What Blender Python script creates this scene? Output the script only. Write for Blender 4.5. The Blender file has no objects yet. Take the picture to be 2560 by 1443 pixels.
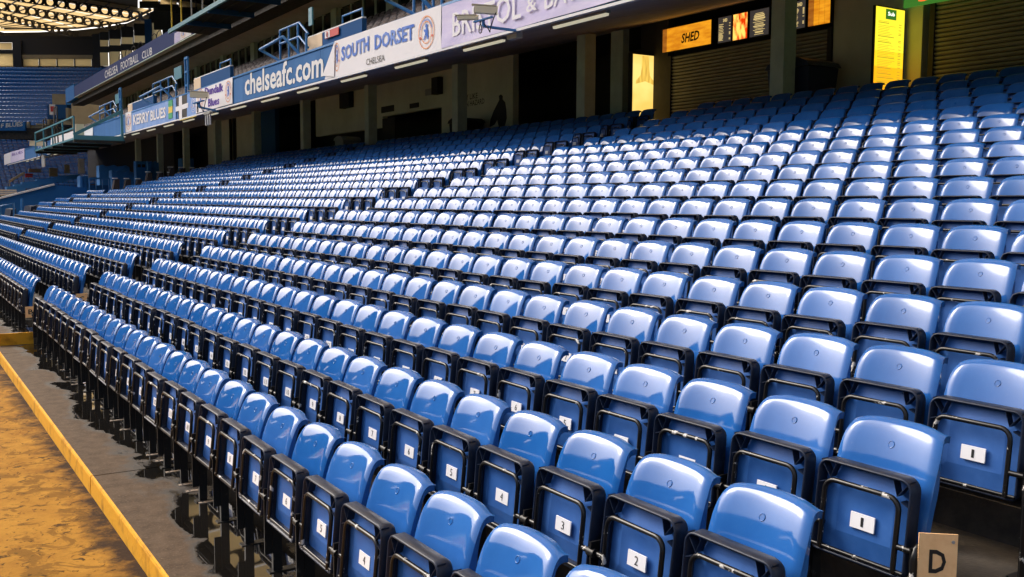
import bpy, math, random
import numpy as np
from mathutils import Vector, Matrix

random.seed(7)
rng = np.random.default_rng(7)
scene = bpy.context.scene
col = scene.collection

# ------------------------------------------------------------------ camera
# X climbs the stand, Y runs along the rows away from the camera, Z is up (0 = front walkway)
CAM = Vector((-1.876, -1.855, 2.0))
YAW, PITCH, ROLL, FPX = 0.5694, 0.0896, 0.0048, 2442.7
_fw = Vector((math.sin(YAW) * math.cos(PITCH), math.cos(YAW) * math.cos(PITCH), -math.sin(PITCH)))
_rt = Vector((math.cos(YAW), -math.sin(YAW), 0))
_up = _rt.cross(_fw)
RT = _rt * math.cos(ROLL) + _up * math.sin(ROLL)
UP = -_rt * math.sin(ROLL) + _up * math.cos(ROLL)
FW = _fw
cd = bpy.data.cameras.new('camera')
cam = bpy.data.objects.new('camera', cd)
col.objects.link(cam)
cd.sensor_width = 36.0
cd.lens = FPX / 2560 * 36.0
cd.clip_start = 0.05
cd.clip_end = 1500
cam.matrix_world = Matrix(((RT.x, UP.x, -FW.x, CAM.x), (RT.y, UP.y, -FW.y, CAM.y), (RT.z, UP.z, -FW.z, CAM.z), (0, 0, 0, 1)))
scene.camera = cam


def px(u, v, x=None, y=None, z=None):
    """photo pixel -> point on the plane x=, y= or z= (the surface the thing touches)"""
    d = FW + RT * ((u - 1280) / FPX) - UP * ((v - 721.5) / FPX)
    if x is not None:
        t = (x - CAM.x) / d.x
    elif y is not None:
        t = (y - CAM.y) / d.y
    else:
        t = (z - CAM.z) / d.z
    return CAM + d * t


def to_px(p):
    d = Vector(p) - CAM
    w = d.dot(FW)
    return 1280 + FPX * d.dot(RT) / w, 721.5 - FPX * d.dot(UP) / w, w


E1 = Vector((math.cos(YAW), -math.sin(YAW), 0))          # level direction across the view (the far corner of the bowl runs this way)
E2 = Vector((math.sin(YAW), math.cos(YAW), 0))


def dpx(u, v, D):
    """photo pixel -> point on the upright wall of the far corner, D metres off"""
    d = FW + RT * ((u - 1280) / FPX) - UP * ((v - 721.5) / FPX)
    return CAM + d * (D / d.dot(E2))


# ------------------------------------------------------------------ light: overcast daylight
SUN_EL, SUN_AZ = math.radians(40), math.radians(335)      # azimuth measured from +Y towards +X
w = bpy.data.worlds.new('World')
scene.world = w
w.use_nodes = True
nt = w.node_tree
sky = nt.nodes.new('ShaderNodeTexSky')
sky.sky_type = 'NISHITA'
sky.sun_disc = False
sky.sun_elevation = SUN_EL
sky.sun_rotation = SUN_AZ
sky.dust_density = 7.0
hs = nt.nodes.new('ShaderNodeHueSaturation')
hs.inputs['Saturation'].default_value = 0.75
nt.links.new(sky.outputs[0], hs.inputs['Color'])
nt.links.new(hs.outputs[0], nt.nodes['Background'].inputs[0])
nt.nodes['Background'].inputs[1].default_value = 0.15
sd = bpy.data.lights.new('sun', 'SUN')
sd.energy = 0.5
sd.angle = math.radians(25)
sd.color = (1.0, 0.95, 0.88)
sun = bpy.data.objects.new('sun', sd)
col.objects.link(sun)
sdir = Vector((math.sin(SUN_AZ) * math.cos(SUN_EL), math.cos(SUN_AZ) * math.cos(SUN_EL), math.sin(SUN_EL)))
sun.rotation_euler = sdir.to_track_quat('Z', 'Y').to_euler()
sun.location = (-30, 0, 60)
vs = scene.view_settings
vs.view_transform = 'Standard'
vs.look = 'None'
vs.gamma = 1
vs.use_curve_mapping = False
vs.exposure = 1.0
scene.cycles.use_denoising = True
scene.cycles.max_bounces = 6
scene.cycles.sample_clamp_indirect = 6


# ------------------------------------------------------------------ materials
def mat(name, base, rough=0.6, metal=0.0, base2=None, nscale=4.0, nlo=0.4, nhi=0.65, rough2=None, bump=0.0, bscale=60.0,
        spec=0.5, coat=0.0, emit=None, estr=0.0, detail=6.0, stretch=None):
    m = bpy.data.materials.new(name)
    m.use_nodes = True
    t = m.node_tree
    b = t.nodes['Principled BSDF']
    b.inputs['Base Color'].default_value = (*base, 1)
    b.inputs['Roughness'].default_value = rough
    b.inputs['Metallic'].default_value = metal
    b.inputs['Specular IOR Level'].default_value = spec
    b.inputs['Coat Weight'].default_value = coat
    b.inputs['Coat Roughness'].default_value = 0.06
    if emit:
        b.inputs['Emission Color'].default_value = (*emit, 1)
        b.inputs['Emission Strength'].default_value = estr
    if base2 or rough2 is not None or bump:
        g = t.nodes.new('ShaderNodeNewGeometry')
        src = g.outputs['Position']
        if stretch:
            vm = t.nodes.new('ShaderNodeVectorMath')
            vm.operation = 'MULTIPLY'
            vm.inputs[1].default_value = stretch
            t.links.new(src, vm.inputs[0])
            src = vm.outputs[0]
    if base2 or rough2 is not None:
        n = t.nodes.new('ShaderNodeTexNoise')
        n.inputs['Scale'].default_value = nscale
        n.inputs['Detail'].default_value = detail
        n.inputs['Roughness'].default_value = 0.65
        t.links.new(src, n.inputs['Vector'])
        r = t.nodes.new('ShaderNodeMapRange')
        r.inputs[1].default_value = nlo
        r.inputs[2].default_value = nhi
        t.links.new(n.outputs['Fac'], r.inputs[0])
        if base2:
            mx = t.nodes.new('ShaderNodeMix')
            mx.data_type = 'RGBA'
            mx.inputs[6].default_value = (*base, 1)
            mx.inputs[7].default_value = (*base2, 1)
            t.links.new(r.outputs[0], mx.inputs[0])
            t.links.new(mx.outputs[2], b.inputs['Base Color'])
        if rough2 is not None:
            r2 = t.nodes.new('ShaderNodeMapRange')
            r2.inputs[3].default_value = rough
            r2.inputs[4].default_value = rough2
            t.links.new(r.outputs[0], r2.inputs[0])
            t.links.new(r2.outputs[0], b.inputs['Roughness'])
    if bump:
        n2 = t.nodes.new('ShaderNodeTexNoise')
        n2.inputs['Scale'].default_value = bscale
        n2.inputs['Detail'].default_value = 4
        t.links.new(src, n2.inputs['Vector'])
        bp = t.nodes.new('ShaderNodeBump')
        bp.inputs['Strength'].default_value = bump
        bp.inputs['Distance'].default_value = 0.01
        t.links.new(n2.outputs['Fac'], bp.inputs['Height'])
        t.links.new(bp.outputs[0], b.inputs['Normal'])
    return m


def translucent(name, c, opaque=(0.5, 0.45, 0.35)):
    m = bpy.data.materials.new(name)
    m.use_nodes = True
    t = m.node_tree
    t.nodes.clear()
    o = t.nodes.new('ShaderNodeOutputMaterial')
    a = t.nodes.new('ShaderNodeBsdfTranslucent')
    a.inputs[0].default_value = (*c, 1)
    d = t.nodes.new('ShaderNodeBsdfDiffuse')
    d.inputs[0].default_value = (*opaque, 1)
    x = t.nodes.new('ShaderNodeMixShader')
    x.inputs[0].default_value = 0.2
    t.links.new(a.outputs[0], x.inputs[1])
    t.links.new(d.outputs[0], x.inputs[2])
    t.links.new(x.outputs[0], o.inputs[0])
    return m


M = {}
M['seat'] = mat('seat_blue_plastic', (0.010, 0.100, 0.36), 0.055, base2=(0.014, 0.120, 0.41), nscale=3, rough2=0.11, spec=0.46, bump=0.04, bscale=6)


def weather(m, lo, hi, dust):
    """each seat faded a little differently, with fine dust specks"""
    t = m.node_tree
    b = t.nodes['Principled BSDF']
    src = b.inputs['Base Color'].links[0].from_socket
    oi = t.nodes.new('ShaderNodeObjectInfo')
    r = t.nodes.new('ShaderNodeMapRange')
    r.inputs[3].default_value, r.inputs[4].default_value = lo, hi
    t.links.new(oi.outputs['Random'], r.inputs[0])
    hv = t.nodes.new('ShaderNodeHueSaturation')
    t.links.new(r.outputs[0], hv.inputs['Value'])
    r2 = t.nodes.new('ShaderNodeMapRange')
    r2.inputs[3].default_value, r2.inputs[4].default_value = 1.0, 0.95
    t.links.new(oi.outputs['Random'], r2.inputs[0])
    t.links.new(r2.outputs[0], hv.inputs['Saturation'])
    t.links.new(src, hv.inputs['Color'])
    g = t.nodes.new('ShaderNodeNewGeometry')
    n = t.nodes.new('ShaderNodeTexNoise')
    n.inputs['Scale'].default_value = 55
    n.inputs['Detail'].default_value = 5
    n.inputs['Roughness'].default_value = 0.7
    t.links.new(g.outputs['Position'], n.inputs['Vector'])
    d = t.nodes.new('ShaderNodeMapRange')
    d.inputs[1].default_value, d.inputs[2].default_value = 0.60, 0.80
    d.inputs[4].default_value = dust
    t.links.new(n.outputs['Fac'], d.inputs[0])
    x = t.nodes.new('ShaderNodeMix')
    x.data_type = 'RGBA'
    x.inputs[7].default_value = (0.30, 0.32, 0.36, 1)
    t.links.new(d.outputs[0], x.inputs[0])
    t.links.new(hv.outputs[0], x.inputs[6])
    t.links.new(x.outputs[2], b.inputs['Base Color'])


weather(M['seat'], 0.92, 1.10, 0.10)
M['pan'] = mat('seat_pan_plastic', (0.014, 0.092, 0.34), 0.42, base2=(0.02, 0.115, 0.40), nscale=9, rough2=0.6, spec=0.3)
weather(M['pan'], 0.88, 1.12, 0.10)
M['rim'] = mat('seat_rim_shaded_plastic', (0.006, 0.012, 0.03), 0.38, base2=(0.009, 0.018, 0.045), nscale=9, rough2=0.5, spec=0.3)  # same blue plastic, painted near-black to stand for shade in the recess
M['chip'] = mat('chipped_black_paint', (0.005, 0.005, 0.006), 0.32, base2=(0.55, 0.54, 0.52), nscale=14, nlo=0.605, nhi=0.63, rough2=0.5, spec=0.4)
M['steel'] = mat('black_steel', (0.007, 0.007, 0.008), 0.45, base2=(0.05, 0.045, 0.04), nscale=22, nlo=0.62, nhi=0.68, spec=0.35)
M['plate'] = mat('white_number_plate', (0.82, 0.82, 0.86), 0.4)
M['ink'] = mat('black_ink', (0.01, 0.01, 0.012), 0.5)
M['cream'] = mat('cream_letter_plate', (0.90, 0.58, 0.30), 0.6, base2=(0.82, 0.50, 0.25), nscale=20, spec=0.15)
M['terrace'] = mat('terrace_concrete', (0.035, 0.030, 0.026), 0.75, base2=(0.075, 0.062, 0.05), nscale=5, bump=0.4)
M['yellow'] = mat('yellow_kerb_paint', (0.66, 0.33, 0.025), 0.7, spec=0.15, base2=(0.20, 0.09, 0.015), nscale=5, bump=0.5, bscale=30, nlo=0.50, nhi=0.78, detail=10)
M['blackjoint'] = mat('joint_filler', (0.01, 0.009, 0.008), 0.8)


PUDDLES = [tuple(px(u, v, z=0)[:2]) + r for u, v, r in ((255, 1030, (.30, 1.1)), (610, 1400, (.30, .55)), (330, 1090, (.2, .6)), (480, 1290, (.16, .5)), (130, 905, (.2, 1.2)))]


def walkway_mat():
    m = mat('wet_walkway_concrete', (0.06, 0.047, 0.038), 0.55)
    t = m.node_tree
    b = t.nodes['Principled BSDF']
    g = t.nodes.new('ShaderNodeNewGeometry')
    def noise(s, det=6.0, vec=None, dist=0.0):
        n = t.nodes.new('ShaderNodeTexNoise')
        n.inputs['Scale'].default_value = s
        n.inputs['Detail'].default_value = det
        n.inputs['Roughness'].default_value = 0.62
        n.inputs['Distortion'].default_value = dist
        t.links.new(vec or g.outputs['Position'], n.inputs['Vector'])
        return n.outputs['Fac']
    def rng_(src, a, b_, lo=0.0, hi=1.0):
        r = t.nodes.new('ShaderNodeMapRange')
        for i, val in enumerate((a, b_, lo, hi)):
            r.inputs[1 + i].default_value = val
        t.links.new(src, r.inputs[0])
        return r.outputs[0]
    def mix(f, a, b_):
        x = t.nodes.new('ShaderNodeMix')
        x.data_type = 'RGBA'
        t.links.new(f, x.inputs[0])
        for k, val in ((6, a), (7, b_)):
            if isinstance(val, tuple):
                x.inputs[k].default_value = (*val, 1)
            else:
                t.links.new(val, x.inputs[k])
        return x.outputs[2]
    sep = t.nodes.new('ShaderNodeSeparateXYZ')
    t.links.new(g.outputs['Position'], sep.inputs[0])
    # wetness rises with X, broken by noise; also painted shade under the seats
    lean = rng_(sep.outputs[0], -0.70, -0.24, -0.26, 0.24)
    ad = t.nodes.new('ShaderNodeMath')
    ad.operation = 'ADD'
    t.links.new(noise(1.7, 5, dist=0.4), ad.inputs[0])
    t.links.new(lean, ad.inputs[1])
    tot = ad.outputs[0]
    for (cx_, cy_, rx, ry) in PUDDLES:
        vm = t.nodes.new('ShaderNodeVectorMath')
        vm.operation = 'SUBTRACT'
        vm.inputs[1].default_value = (cx_, cy_, 0)
        t.links.new(g.outputs['Position'], vm.inputs[0])
        vs_ = t.nodes.new('ShaderNodeVectorMath')
        vs_.operation = 'MULTIPLY'
        vs_.inputs[1].default_value = (1 / rx, 1 / ry, 0)
        t.links.new(vm.outputs[0], vs_.inputs[0])
        ln = t.nodes.new('ShaderNodeVectorMath')
        ln.operation = 'LENGTH'
        t.links.new(vs_.outputs[0], ln.inputs[0])
        a2 = t.nodes.new('ShaderNodeMath')
        a2.operation = 'ADD'
        t.links.new(tot, a2.inputs[0])
        t.links.new(rng_(ln.outputs['Value'], 0.2, 1.0, 0.30, 0.0), a2.inputs[1])
        tot = a2.outputs[0]
    wet = rng_(tot, 0.50, 0.60)
    pud = rng_(tot, 0.60, 0.66)
    dry = mix(rng_(noise(9, 8), 0.35, 0.7), (0.062, 0.042, 0.028), (0.115, 0.080, 0.054))
    dry = mix(rng_(noise(60, 3), 0.55, 0.75), dry, (0.16, 0.115, 0.08))
    damp = mix(wet, dry, (0.022, 0.017, 0.014))
    t.links.new(mix(pud, damp, (0.008, 0.007, 0.006)), b.inputs['Base Color'])
    t.links.new(rng_(pud, 0, 1, 0.62, 0.02), b.inputs['Roughness'])
    t.links.new(rng_(wet, 0, 1, 0.08, 0.5), b.inputs['Specular IOR Level'])
    bp = t.nodes.new('ShaderNodeBump')
    bp.inputs['Distance'].default_value = 0.004
    t.links.new(rng_(pud, 0, 1, 0.5, 0.0), bp.inputs['Strength'])
    t.links.new(noise(45, 6), bp.inputs['Height'])
    t.links.new(bp.outputs[0], b.inputs['Normal'])
    return m


M['walk'] = walkway_mat()


def floor_mat():
    m = mat('flaking_ochre_floor', (0.5, 0.3, 0.06), 0.85, spec=0.08)
    t = m.node_tree
    b = t.nodes['Principled BSDF']
    g = t.nodes.new('ShaderNodeNewGeometry')
    def noise(s, det=8.0, dist=0.0):
        n = t.nodes.new('ShaderNodeTexNoise')
        n.inputs['Scale'].default_value = s
        n.inputs['Detail'].default_value = det
        n.inputs['Roughness'].default_value = 0.68
        n.inputs['Distortion'].default_value = dist
        t.links.new(g.outputs['Position'], n.inputs['Vector'])
        return n.outputs['Fac']
    def rg(src, a, b_):
        r = t.nodes.new('ShaderNodeMapRange')
        r.inputs[1].default_value = a
        r.inputs[2].default_value = b_
        t.links.new(src, r.inputs[0])
        return r.outputs[0]
    def mix(f, a, b_):
        x = t.nodes.new('ShaderNodeMix')
        x.data_type = 'RGBA'
        t.links.new(f, x.inputs[0])
        for k, val in ((6, a), (7, b_)):
            if isinstance(val, tuple):
                x.inputs[k].default_value = (*val, 1)
            else:
                t.links.new(val, x.inputs[k])
        return x.outputs[2]
    c = mix(rg(noise(5), 0.3, 0.7), (0.25, 0.115, 0.016), (0.40, 0.205, 0.03))
    c = mix(rg(noise(3.2, 9, 1.2), 0.52, 0.56), c, (0.19, 0.092, 0.014))
    c = mix(rg(noise(11, 9, 1.5), 0.56, 0.63), c, (0.07, 0.034, 0.009))
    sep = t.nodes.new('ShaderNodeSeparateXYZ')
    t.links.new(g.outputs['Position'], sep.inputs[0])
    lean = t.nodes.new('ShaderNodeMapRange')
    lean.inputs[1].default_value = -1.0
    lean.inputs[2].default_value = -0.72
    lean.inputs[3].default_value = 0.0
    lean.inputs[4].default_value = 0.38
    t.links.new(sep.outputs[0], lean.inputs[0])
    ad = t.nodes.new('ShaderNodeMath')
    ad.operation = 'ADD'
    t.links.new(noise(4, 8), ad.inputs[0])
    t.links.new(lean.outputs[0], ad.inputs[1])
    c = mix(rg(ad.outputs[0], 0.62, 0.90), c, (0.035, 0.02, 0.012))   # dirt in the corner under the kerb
    t.links.new(c, b.inputs['Base Color'])
    bp = t.nodes.new('ShaderNodeBump')
    bp.inputs['Distance'].default_value = 0.01
    bp.inputs['Strength'].default_value = 0.6
    t.links.new(noise(11, 9, 1.5), bp.inputs['Height'])
    t.links.new(bp.outputs[0], b.inputs['Normal'])
    return m


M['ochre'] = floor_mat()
M['strap'] = mat('worn_strap', (0.34, 0.27, 0.21), 0.6, base2=(0.16, 0.12, 0.09), nscale=40)
M['white'] = mat('white_paint', (0.78, 0.78, 0.80), 0.8, spec=0.15)
M['fascia'] = mat('fascia_blue_panel', (0.035, 0.14, 0.36), 0.75, spec=0.15, base2=(0.05, 0.17, 0.42), nscale=1.2, stretch=(1, 1, 0.2))
M['fasciadark'] = mat('fascia_slate_panel', (0.05, 0.07, 0.19), 0.8, spec=0.1)
M['soffit'] = mat('soffit_concrete', (0.68, 0.61, 0.60), 0.85, base2=(0.56, 0.50, 0.49), nscale=0.7)
M['joint'] = mat('soffit_joint', (0.03, 0.028, 0.028), 0.8)
M['column'] = mat('pale_green_column', (0.52, 0.61, 0.54), 0.6, base2=(0.44, 0.52, 0.46), nscale=3)
M['wall'] = mat('concourse_wall', (0.62, 0.63, 0.53), 0.7, base2=(0.54, 0.55, 0.46), nscale=1)
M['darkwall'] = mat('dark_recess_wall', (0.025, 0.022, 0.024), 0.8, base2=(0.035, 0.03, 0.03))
M['shutter'] = mat('roller_shutter', (0.30, 0.28, 0.21), 0.45, base2=(0.24, 0.22, 0.17), nscale=2)
M['tube'] = mat('fluorescent_diffuser', (0.8, 0.78, 0.6), 0.4, emit=(1.0, 0.94, 0.7), estr=0.22)
M['grey'] = mat('grey_plastic', (0.3, 0.3, 0.3), 0.5)
M['binblue'] = mat('bin_navy', (0.02, 0.03, 0.08), 0.4)
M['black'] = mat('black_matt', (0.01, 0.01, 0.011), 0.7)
M['bluesteel'] = mat('blue_painted_steel', (0.03, 0.19, 0.50), 0.35)
M['teal'] = mat('teal_painted_steel', (0.05, 0.22, 0.30), 0.45)
M['parapet'] = mat('parapet_blue', (0.02, 0.085, 0.24), 0.8, spec=0.1)
M['deepblue'] = mat('hoarding_blue', (0.025, 0.15, 0.44), 0.7, spec=0.15, base2=(0.03, 0.165, 0.47), nscale=1)
M['tarp'] = mat('blue_tarpaulin', (0.04, 0.19, 0.50), 0.7, spec=0.2)
M['glass'] = mat('dark_window_glass', (0.012, 0.013, 0.012), 0.12, spec=0.6)
M['mullion'] = mat('mullion_grey_green', (0.40, 0.42, 0.34), 0.6)
M['midseat'] = mat('dark_balcony_seat', (0.075, 0.06, 0.065), 0.6, spec=0.15)
M['camera'] = mat('cctv_cream', (0.75, 0.68, 0.52), 0.35)
M['cable'] = mat('cable_black', (0.02, 0.02, 0.025), 0.5)
M['truss'] = mat('dark_roof_steel', (0.012, 0.010, 0.009), 0.6)
M['roofpanel'] = translucent('roof_translucent_panel', (0.86, 0.72, 0.48))
M['window'] = translucent('frosted_window_panel', (0.85, 0.76, 0.54))
M['beige'] = mat('beige_render', (0.42, 0.34, 0.22), 0.8, base2=(0.36, 0.29, 0.19), nscale=1)
M['darkblock'] = mat('dark_stand_cladding', (0.02, 0.02, 0.026), 0.7)
M['grass'] = mat('pitch_grass', (0.07, 0.12, 0.04), 0.9, base2=(0.065, 0.13, 0.035), nscale=3)
M['lav'] = mat('lavender_banner_cloth', (0.70, 0.65, 0.86), 0.9, spec=0.05, base2=(0.60, 0.55, 0.80), nscale=2, stretch=(1, 1, 4))
M['banner'] = mat('white_banner_cloth', (0.84, 0.82, 0.86), 0.9, spec=0.05)
M['banblue'] = mat('banner_print_blue', (0.10, 0.20, 0.62), 0.9, spec=0.05, base2=(0.25, 0.36, 0.75), nscale=1.5, detail=2)
M['banpale'] = mat('pale_blue_banner_cloth', (0.22, 0.36, 0.72), 0.9, spec=0.05, base2=(0.32, 0.46, 0.78), nscale=2)
M['banpurple'] = mat('banner_print_violet', (0.15, 0.09, 0.40), 0.9, spec=0.05)
M['red'] = mat('sign_red', (0.55, 0.02, 0.02), 0.5)
M['orange'] = mat('crest_orange', (0.75, 0.30, 0.12), 0.6)
M['green'] = mat('flag_green', (0.03, 0.35, 0.15), 0.6)
M['flagyellow'] = mat('flag_yellow', (0.75, 0.55, 0.05), 0.6)
M['creampanel'] = mat('cream_panel', (0.75, 0.55, 0.36), 0.6)


# ------------------------------------------------------------------ mesh helpers
class MB:
    def __init__(self):
        self.v, self.f, self.m, self.s = [], [], [], []

    def add(self, vs, fs, mi=0, smooth=False):
        o = len(self.v)
        self.v += [tuple(p) for p in vs]
        for f in fs:
            self.f.append(tuple(i + o for i in f))
            self.m.append(mi)
            self.s.append(smooth)
        return self

    def box(self, lo, hi, mi=0):
        x0, y0, z0 = lo
        x1, y1, z1 = hi
        vs = [(x0, y0, z0), (x1, y0, z0), (x1, y1, z0), (x0, y1, z0), (x0, y0, z1), (x1, y0, z1), (x1, y1, z1), (x0, y1, z1)]
        return self.add(vs, [(0, 3, 2, 1), (4, 5, 6, 7), (0, 1, 5, 4), (1, 2, 6, 5), (2, 3, 7, 6), (3, 0, 4, 7)], mi)

    def hexa(self, p, mi=0):
        """8 corners: bottom ring 0-3, top ring 4-7"""
        return self.add(p, [(0, 3, 2, 1), (4, 5, 6, 7), (0, 1, 5, 4), (1, 2, 6, 5), (2, 3, 7, 6), (3, 0, 4, 7)], mi)

    def bar(self, a, b, w, h, mi=0, up=(0, 0, 1)):
        a, b = Vector(a), Vector(b)
        d = (b - a).normalized()
        u = Vector(up)
        if abs(d.dot(u)) > 0.98:
            u = Vector((1, 0, 0))
        s = d.cross(u).normalized() * (w / 2)
        t = s.cross(d).normalized() * (h / 2)
        p = [a - s - t, a + s - t, b + s - t, b - s - t, a - s + t, a + s + t, b + s + t, b - s + t]
        return self.hexa(p, mi)

    def tube(self, pts, r, n=8, mi=0, caps=True):
        pts = [Vector(p) for p in pts]
        rings = []
        prev = None
        for i, p in enumerate(pts):
            d = (pts[min(i + 1, len(pts) - 1)] - pts[max(i - 1, 0)]).normalized()
            if prev is None:
                u = Vector((0, 0, 1)) if abs(d.z) < 0.9 else Vector((1, 0, 0))
                s = d.cross(u).normalized()
            else:
                s = (prev - d * prev.dot(d)).normalized()
            prev = s
            t = d.cross(s)
            rings.append([p + (s * math.cos(2 * math.pi * k / n) + t * math.sin(2 * math.pi * k / n)) * r for k in range(n)])
        vs = [q for ring in rings for q in ring]
        fs = []
        for i in range(len(pts) - 1):
            for k in range(n):
                a, b = i * n + k, i * n + (k + 1) % n
                fs.append((a, b, b + n, a + n))
        self.add(vs, fs, mi, True)
        if caps:
            self.add(rings[0], [tuple(range(n))[::-1]], mi)
            self.add(rings[-1], [tuple(range(n))], mi)
        return self

    def prism(self, poly, vec, mi=0):
        """polygon (3D points) extruded by vec"""
        n = len(poly)
        a = [Vector(p) for p in poly]
        b = [p + Vector(vec) for p in a]
        fs = [tuple(range(n))[::-1], tuple(range(n, 2 * n))]
        fs += [(i, (i + 1) % n, n + (i + 1) % n, n + i) for i in range(n)]
        return self.add(a + b, fs, mi)

    def mesh(self, name, mats):
        me = bpy.data.meshes.new(name)
        me.from_pydata(self.v, [], self.f)
        for k in (mats if isinstance(mats, (list, tuple)) else [mats]):
            me.materials.append(M[k])
        me.polygons.foreach_set('material_index', self.m)
        me.polygons.foreach_set('use_smooth', self.s)
        me.update()
        return me

    def build(self, name, mats, parent=None, loc=None):
        return obj(name, self.mesh(name, mats), parent, loc)


def obj(name, data, parent=None, loc=None):
    o = bpy.data.objects.new(name, data)
    col.objects.link(o)
    if parent is not None:
        o.parent = parent
        if loc is None and parent.type == 'EMPTY' or loc is None:
            o.location = -absloc(parent)
    if loc is not None:
        o.location = loc
    return o


def absloc(o):
    p = Vector(o.location)
    q = o.parent
    while q is not None:
        p = p + q.location
        q = q.parent
    return p


def tag(o, label=None, cat=None, group=None, kind=None):
    if label:
        o['label'] = label
    if cat:
        o['category'] = cat
    if group:
        o['group'] = group
    if kind:
        o['kind'] = kind
    return o


def thing(name, label, cat, loc=(0, 0, 0), group=None):
    """an Empty at the thing's base; its parts are given in world coordinates"""
    o = bpy.data.objects.new(name, None)
    o.empty_display_size = 0.1
    col.objects.link(o)
    o.location = loc
    return tag(o, label, cat, group)


def struct(name, mb, mats, parent=None):
    o = mb.build(name, mats, parent)
    if parent is None:
        o['kind'] = 'structure'
    return o


_txt = {}


def text_verts(s, bold=0.0, shear=0.0):
    """flat glyph outlines of a line of text, normalised to the box 0..1 x 0..1"""
    key = (s, bold, shear)
    if key not in _txt:
        c = bpy.data.curves.new('glyphs', 'FONT')
        c.body = s
        c.offset = bold
        c.shear = shear
        c.resolution_u = 2
        o = bpy.data.objects.new('glyphs', c)
        col.objects.link(o)
        dg = bpy.context.evaluated_depsgraph_get()
        me = bpy.data.meshes.new_from_object(o.evaluated_get(dg))
        vs = [tuple(v.co) for v in me.vertices]
        fs = [tuple(p.vertices) for p in me.polygons]
        bpy.data.objects.remove(o)
        bpy.data.curves.remove(c)
        bpy.data.meshes.remove(me)
        xs = [v[0] for v in vs]
        ys = [v[1] for v in vs]
        x0, x1, y0, y1 = min(xs), max(xs), min(ys), max(ys)
        _txt[key] = ([((v[0] - x0) / (x1 - x0), (v[1] - y0) / (y1 - y0)) for v in vs], fs)
    return _txt[key]


def lettering(mb, s, o, ax, ay, mi=0, bold=0.02, thick=0.0, shear=0.0):
    """text fitted to the parallelogram o + a*ax + b*ay (0..1); thick lifts it towards ax x ay"""
    vs, fs = text_verts(s, bold, shear)
    o, ax, ay = Vector(o), Vector(ax), Vector(ay)
    n = ax.cross(ay).normalized() * thick
    pts = [o + ax * a + ay * b + n for a, b in vs]
    mb.add(pts, fs, mi)
    return mb
# ------------------------------------------------------------------ the setting
T, R0, Q0, NROW = 0.7041, 0.165, 0.0012, 18
SP = 0.484                                   # seat spacing
def row_x(r): return r * T
def row_z(r): return r * R0 + Q0 * r * r
KX = -0.70                                   # kerb edge

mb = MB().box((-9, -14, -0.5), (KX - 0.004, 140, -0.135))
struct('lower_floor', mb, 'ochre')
mb = MB().box((-85, -40, -0.6), (-9, 140, -0.25))
struct('pitch', mb, 'grass')
mb = MB().box((-700, -700, -1.2), (700, 700, -0.7))
struct('ground', mb, 'terrace')

walk = struct('walkway', MB().box((KX, -14, -0.5), (0.1, 100, -0.05)), 'terrace')
JO = [-14, -1.0, 5.61, 12.21, 18.8, 25.4, 32, 38.6, 45, 60, 100]
for a, b in zip(JO, JO[1:]):
    MB().box((KX, a + 0.008, -0.05), (0.1, b - 0.008, 0)).build('slab', 'walk', walk)
kerb = struct('kerb', MB().box((KX - 0.003, -14, -0.3), (KX + .001, 100, -0.14)), 'blackjoint')
for a, b in zip(JO, JO[1:]):
    n = max(1, round((b - a) / 3.3))
    for k in range(n):
        y0, y1 = a + (b - a) * k / n, a + (b - a) * (k + 1) / n
        dx = random.uniform(-.003, .003)
        q = MB()
        c = 0.012
        prof = [(KX - 0.012 + dx, -0.2), (KX - 0.009 + dx, -0.012), (KX - 0.003 + dx, 0.002), (KX + 0.008, 0.004), (KX + 0.008, -0.2)]
        q.prism([(x, y0 + .006, z) for x, z in prof], (0, y1 - y0 - .012, 0))
        q.build('kerb_stone', 'yellow', kerb)

ter = MB()
for r in range(1, NROW):
    x0, z1 = row_x(r) - 0.60, row_z(r)
    x1 = row_x(r + 1) - 0.60 if r < NROW - 1 else 12.2
    ter.box((x0, -6, -0.5), (x1, 46 if r > 9 or r < 6 else 51, z1 - .0))
terrace = struct('terrace', ter, 'terrace')
CZ = row_z(NROW - 1) + 0.02
struct('concourse_floor', MB().box((12.2, -8, -0.5), (19, 90, CZ)), 'terrace')

# gangway half-steps between the seat blocks
BLK = [(0.24, 12.86, 26), (14.14, 28.12, 29), (29.12, 43.42, 29), (44.40, 48.74, 9)]
for gi, (a, b) in enumerate(((12.98, 14.02), (28.24, 29.0), (43.5, 44.3))):
    st = thing('gangway_steps', ['gangway steps between the number-labelled seat block and the next', 'second flight of gangway steps, past the block lettered B and C', 'third flight of gangway steps, by the blue hoarding'][gi], 'steps', ((0.1, (a + b) / 2, 0)))
    for r in range(0, NROW - 1):
        x = row_x(r + 1) - 0.60
        z0, z1 = row_z(r), row_z(r + 1)
        MB().box((x - 0.33, a, z0), (x - 0.002, b, (z0 + z1) / 2)).build('step', 'terrace', st)

# yellow painted step at the foot of the first gangway
sp = thing('yellow_step', 'yellow painted step crossing the walkway at the foot of the gangway', 'step', (-0.35, 13.1, 0))
MB().box((KX + .012, 13.02, 0), (-0.12, 13.6, 0.155)).build('tread', 'walk', sp)
MB().box((KX + .012, 12.99, 0.0), (-0.10, 13.018, 0.162)).build('painted_riser', 'yellow', sp)


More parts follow.
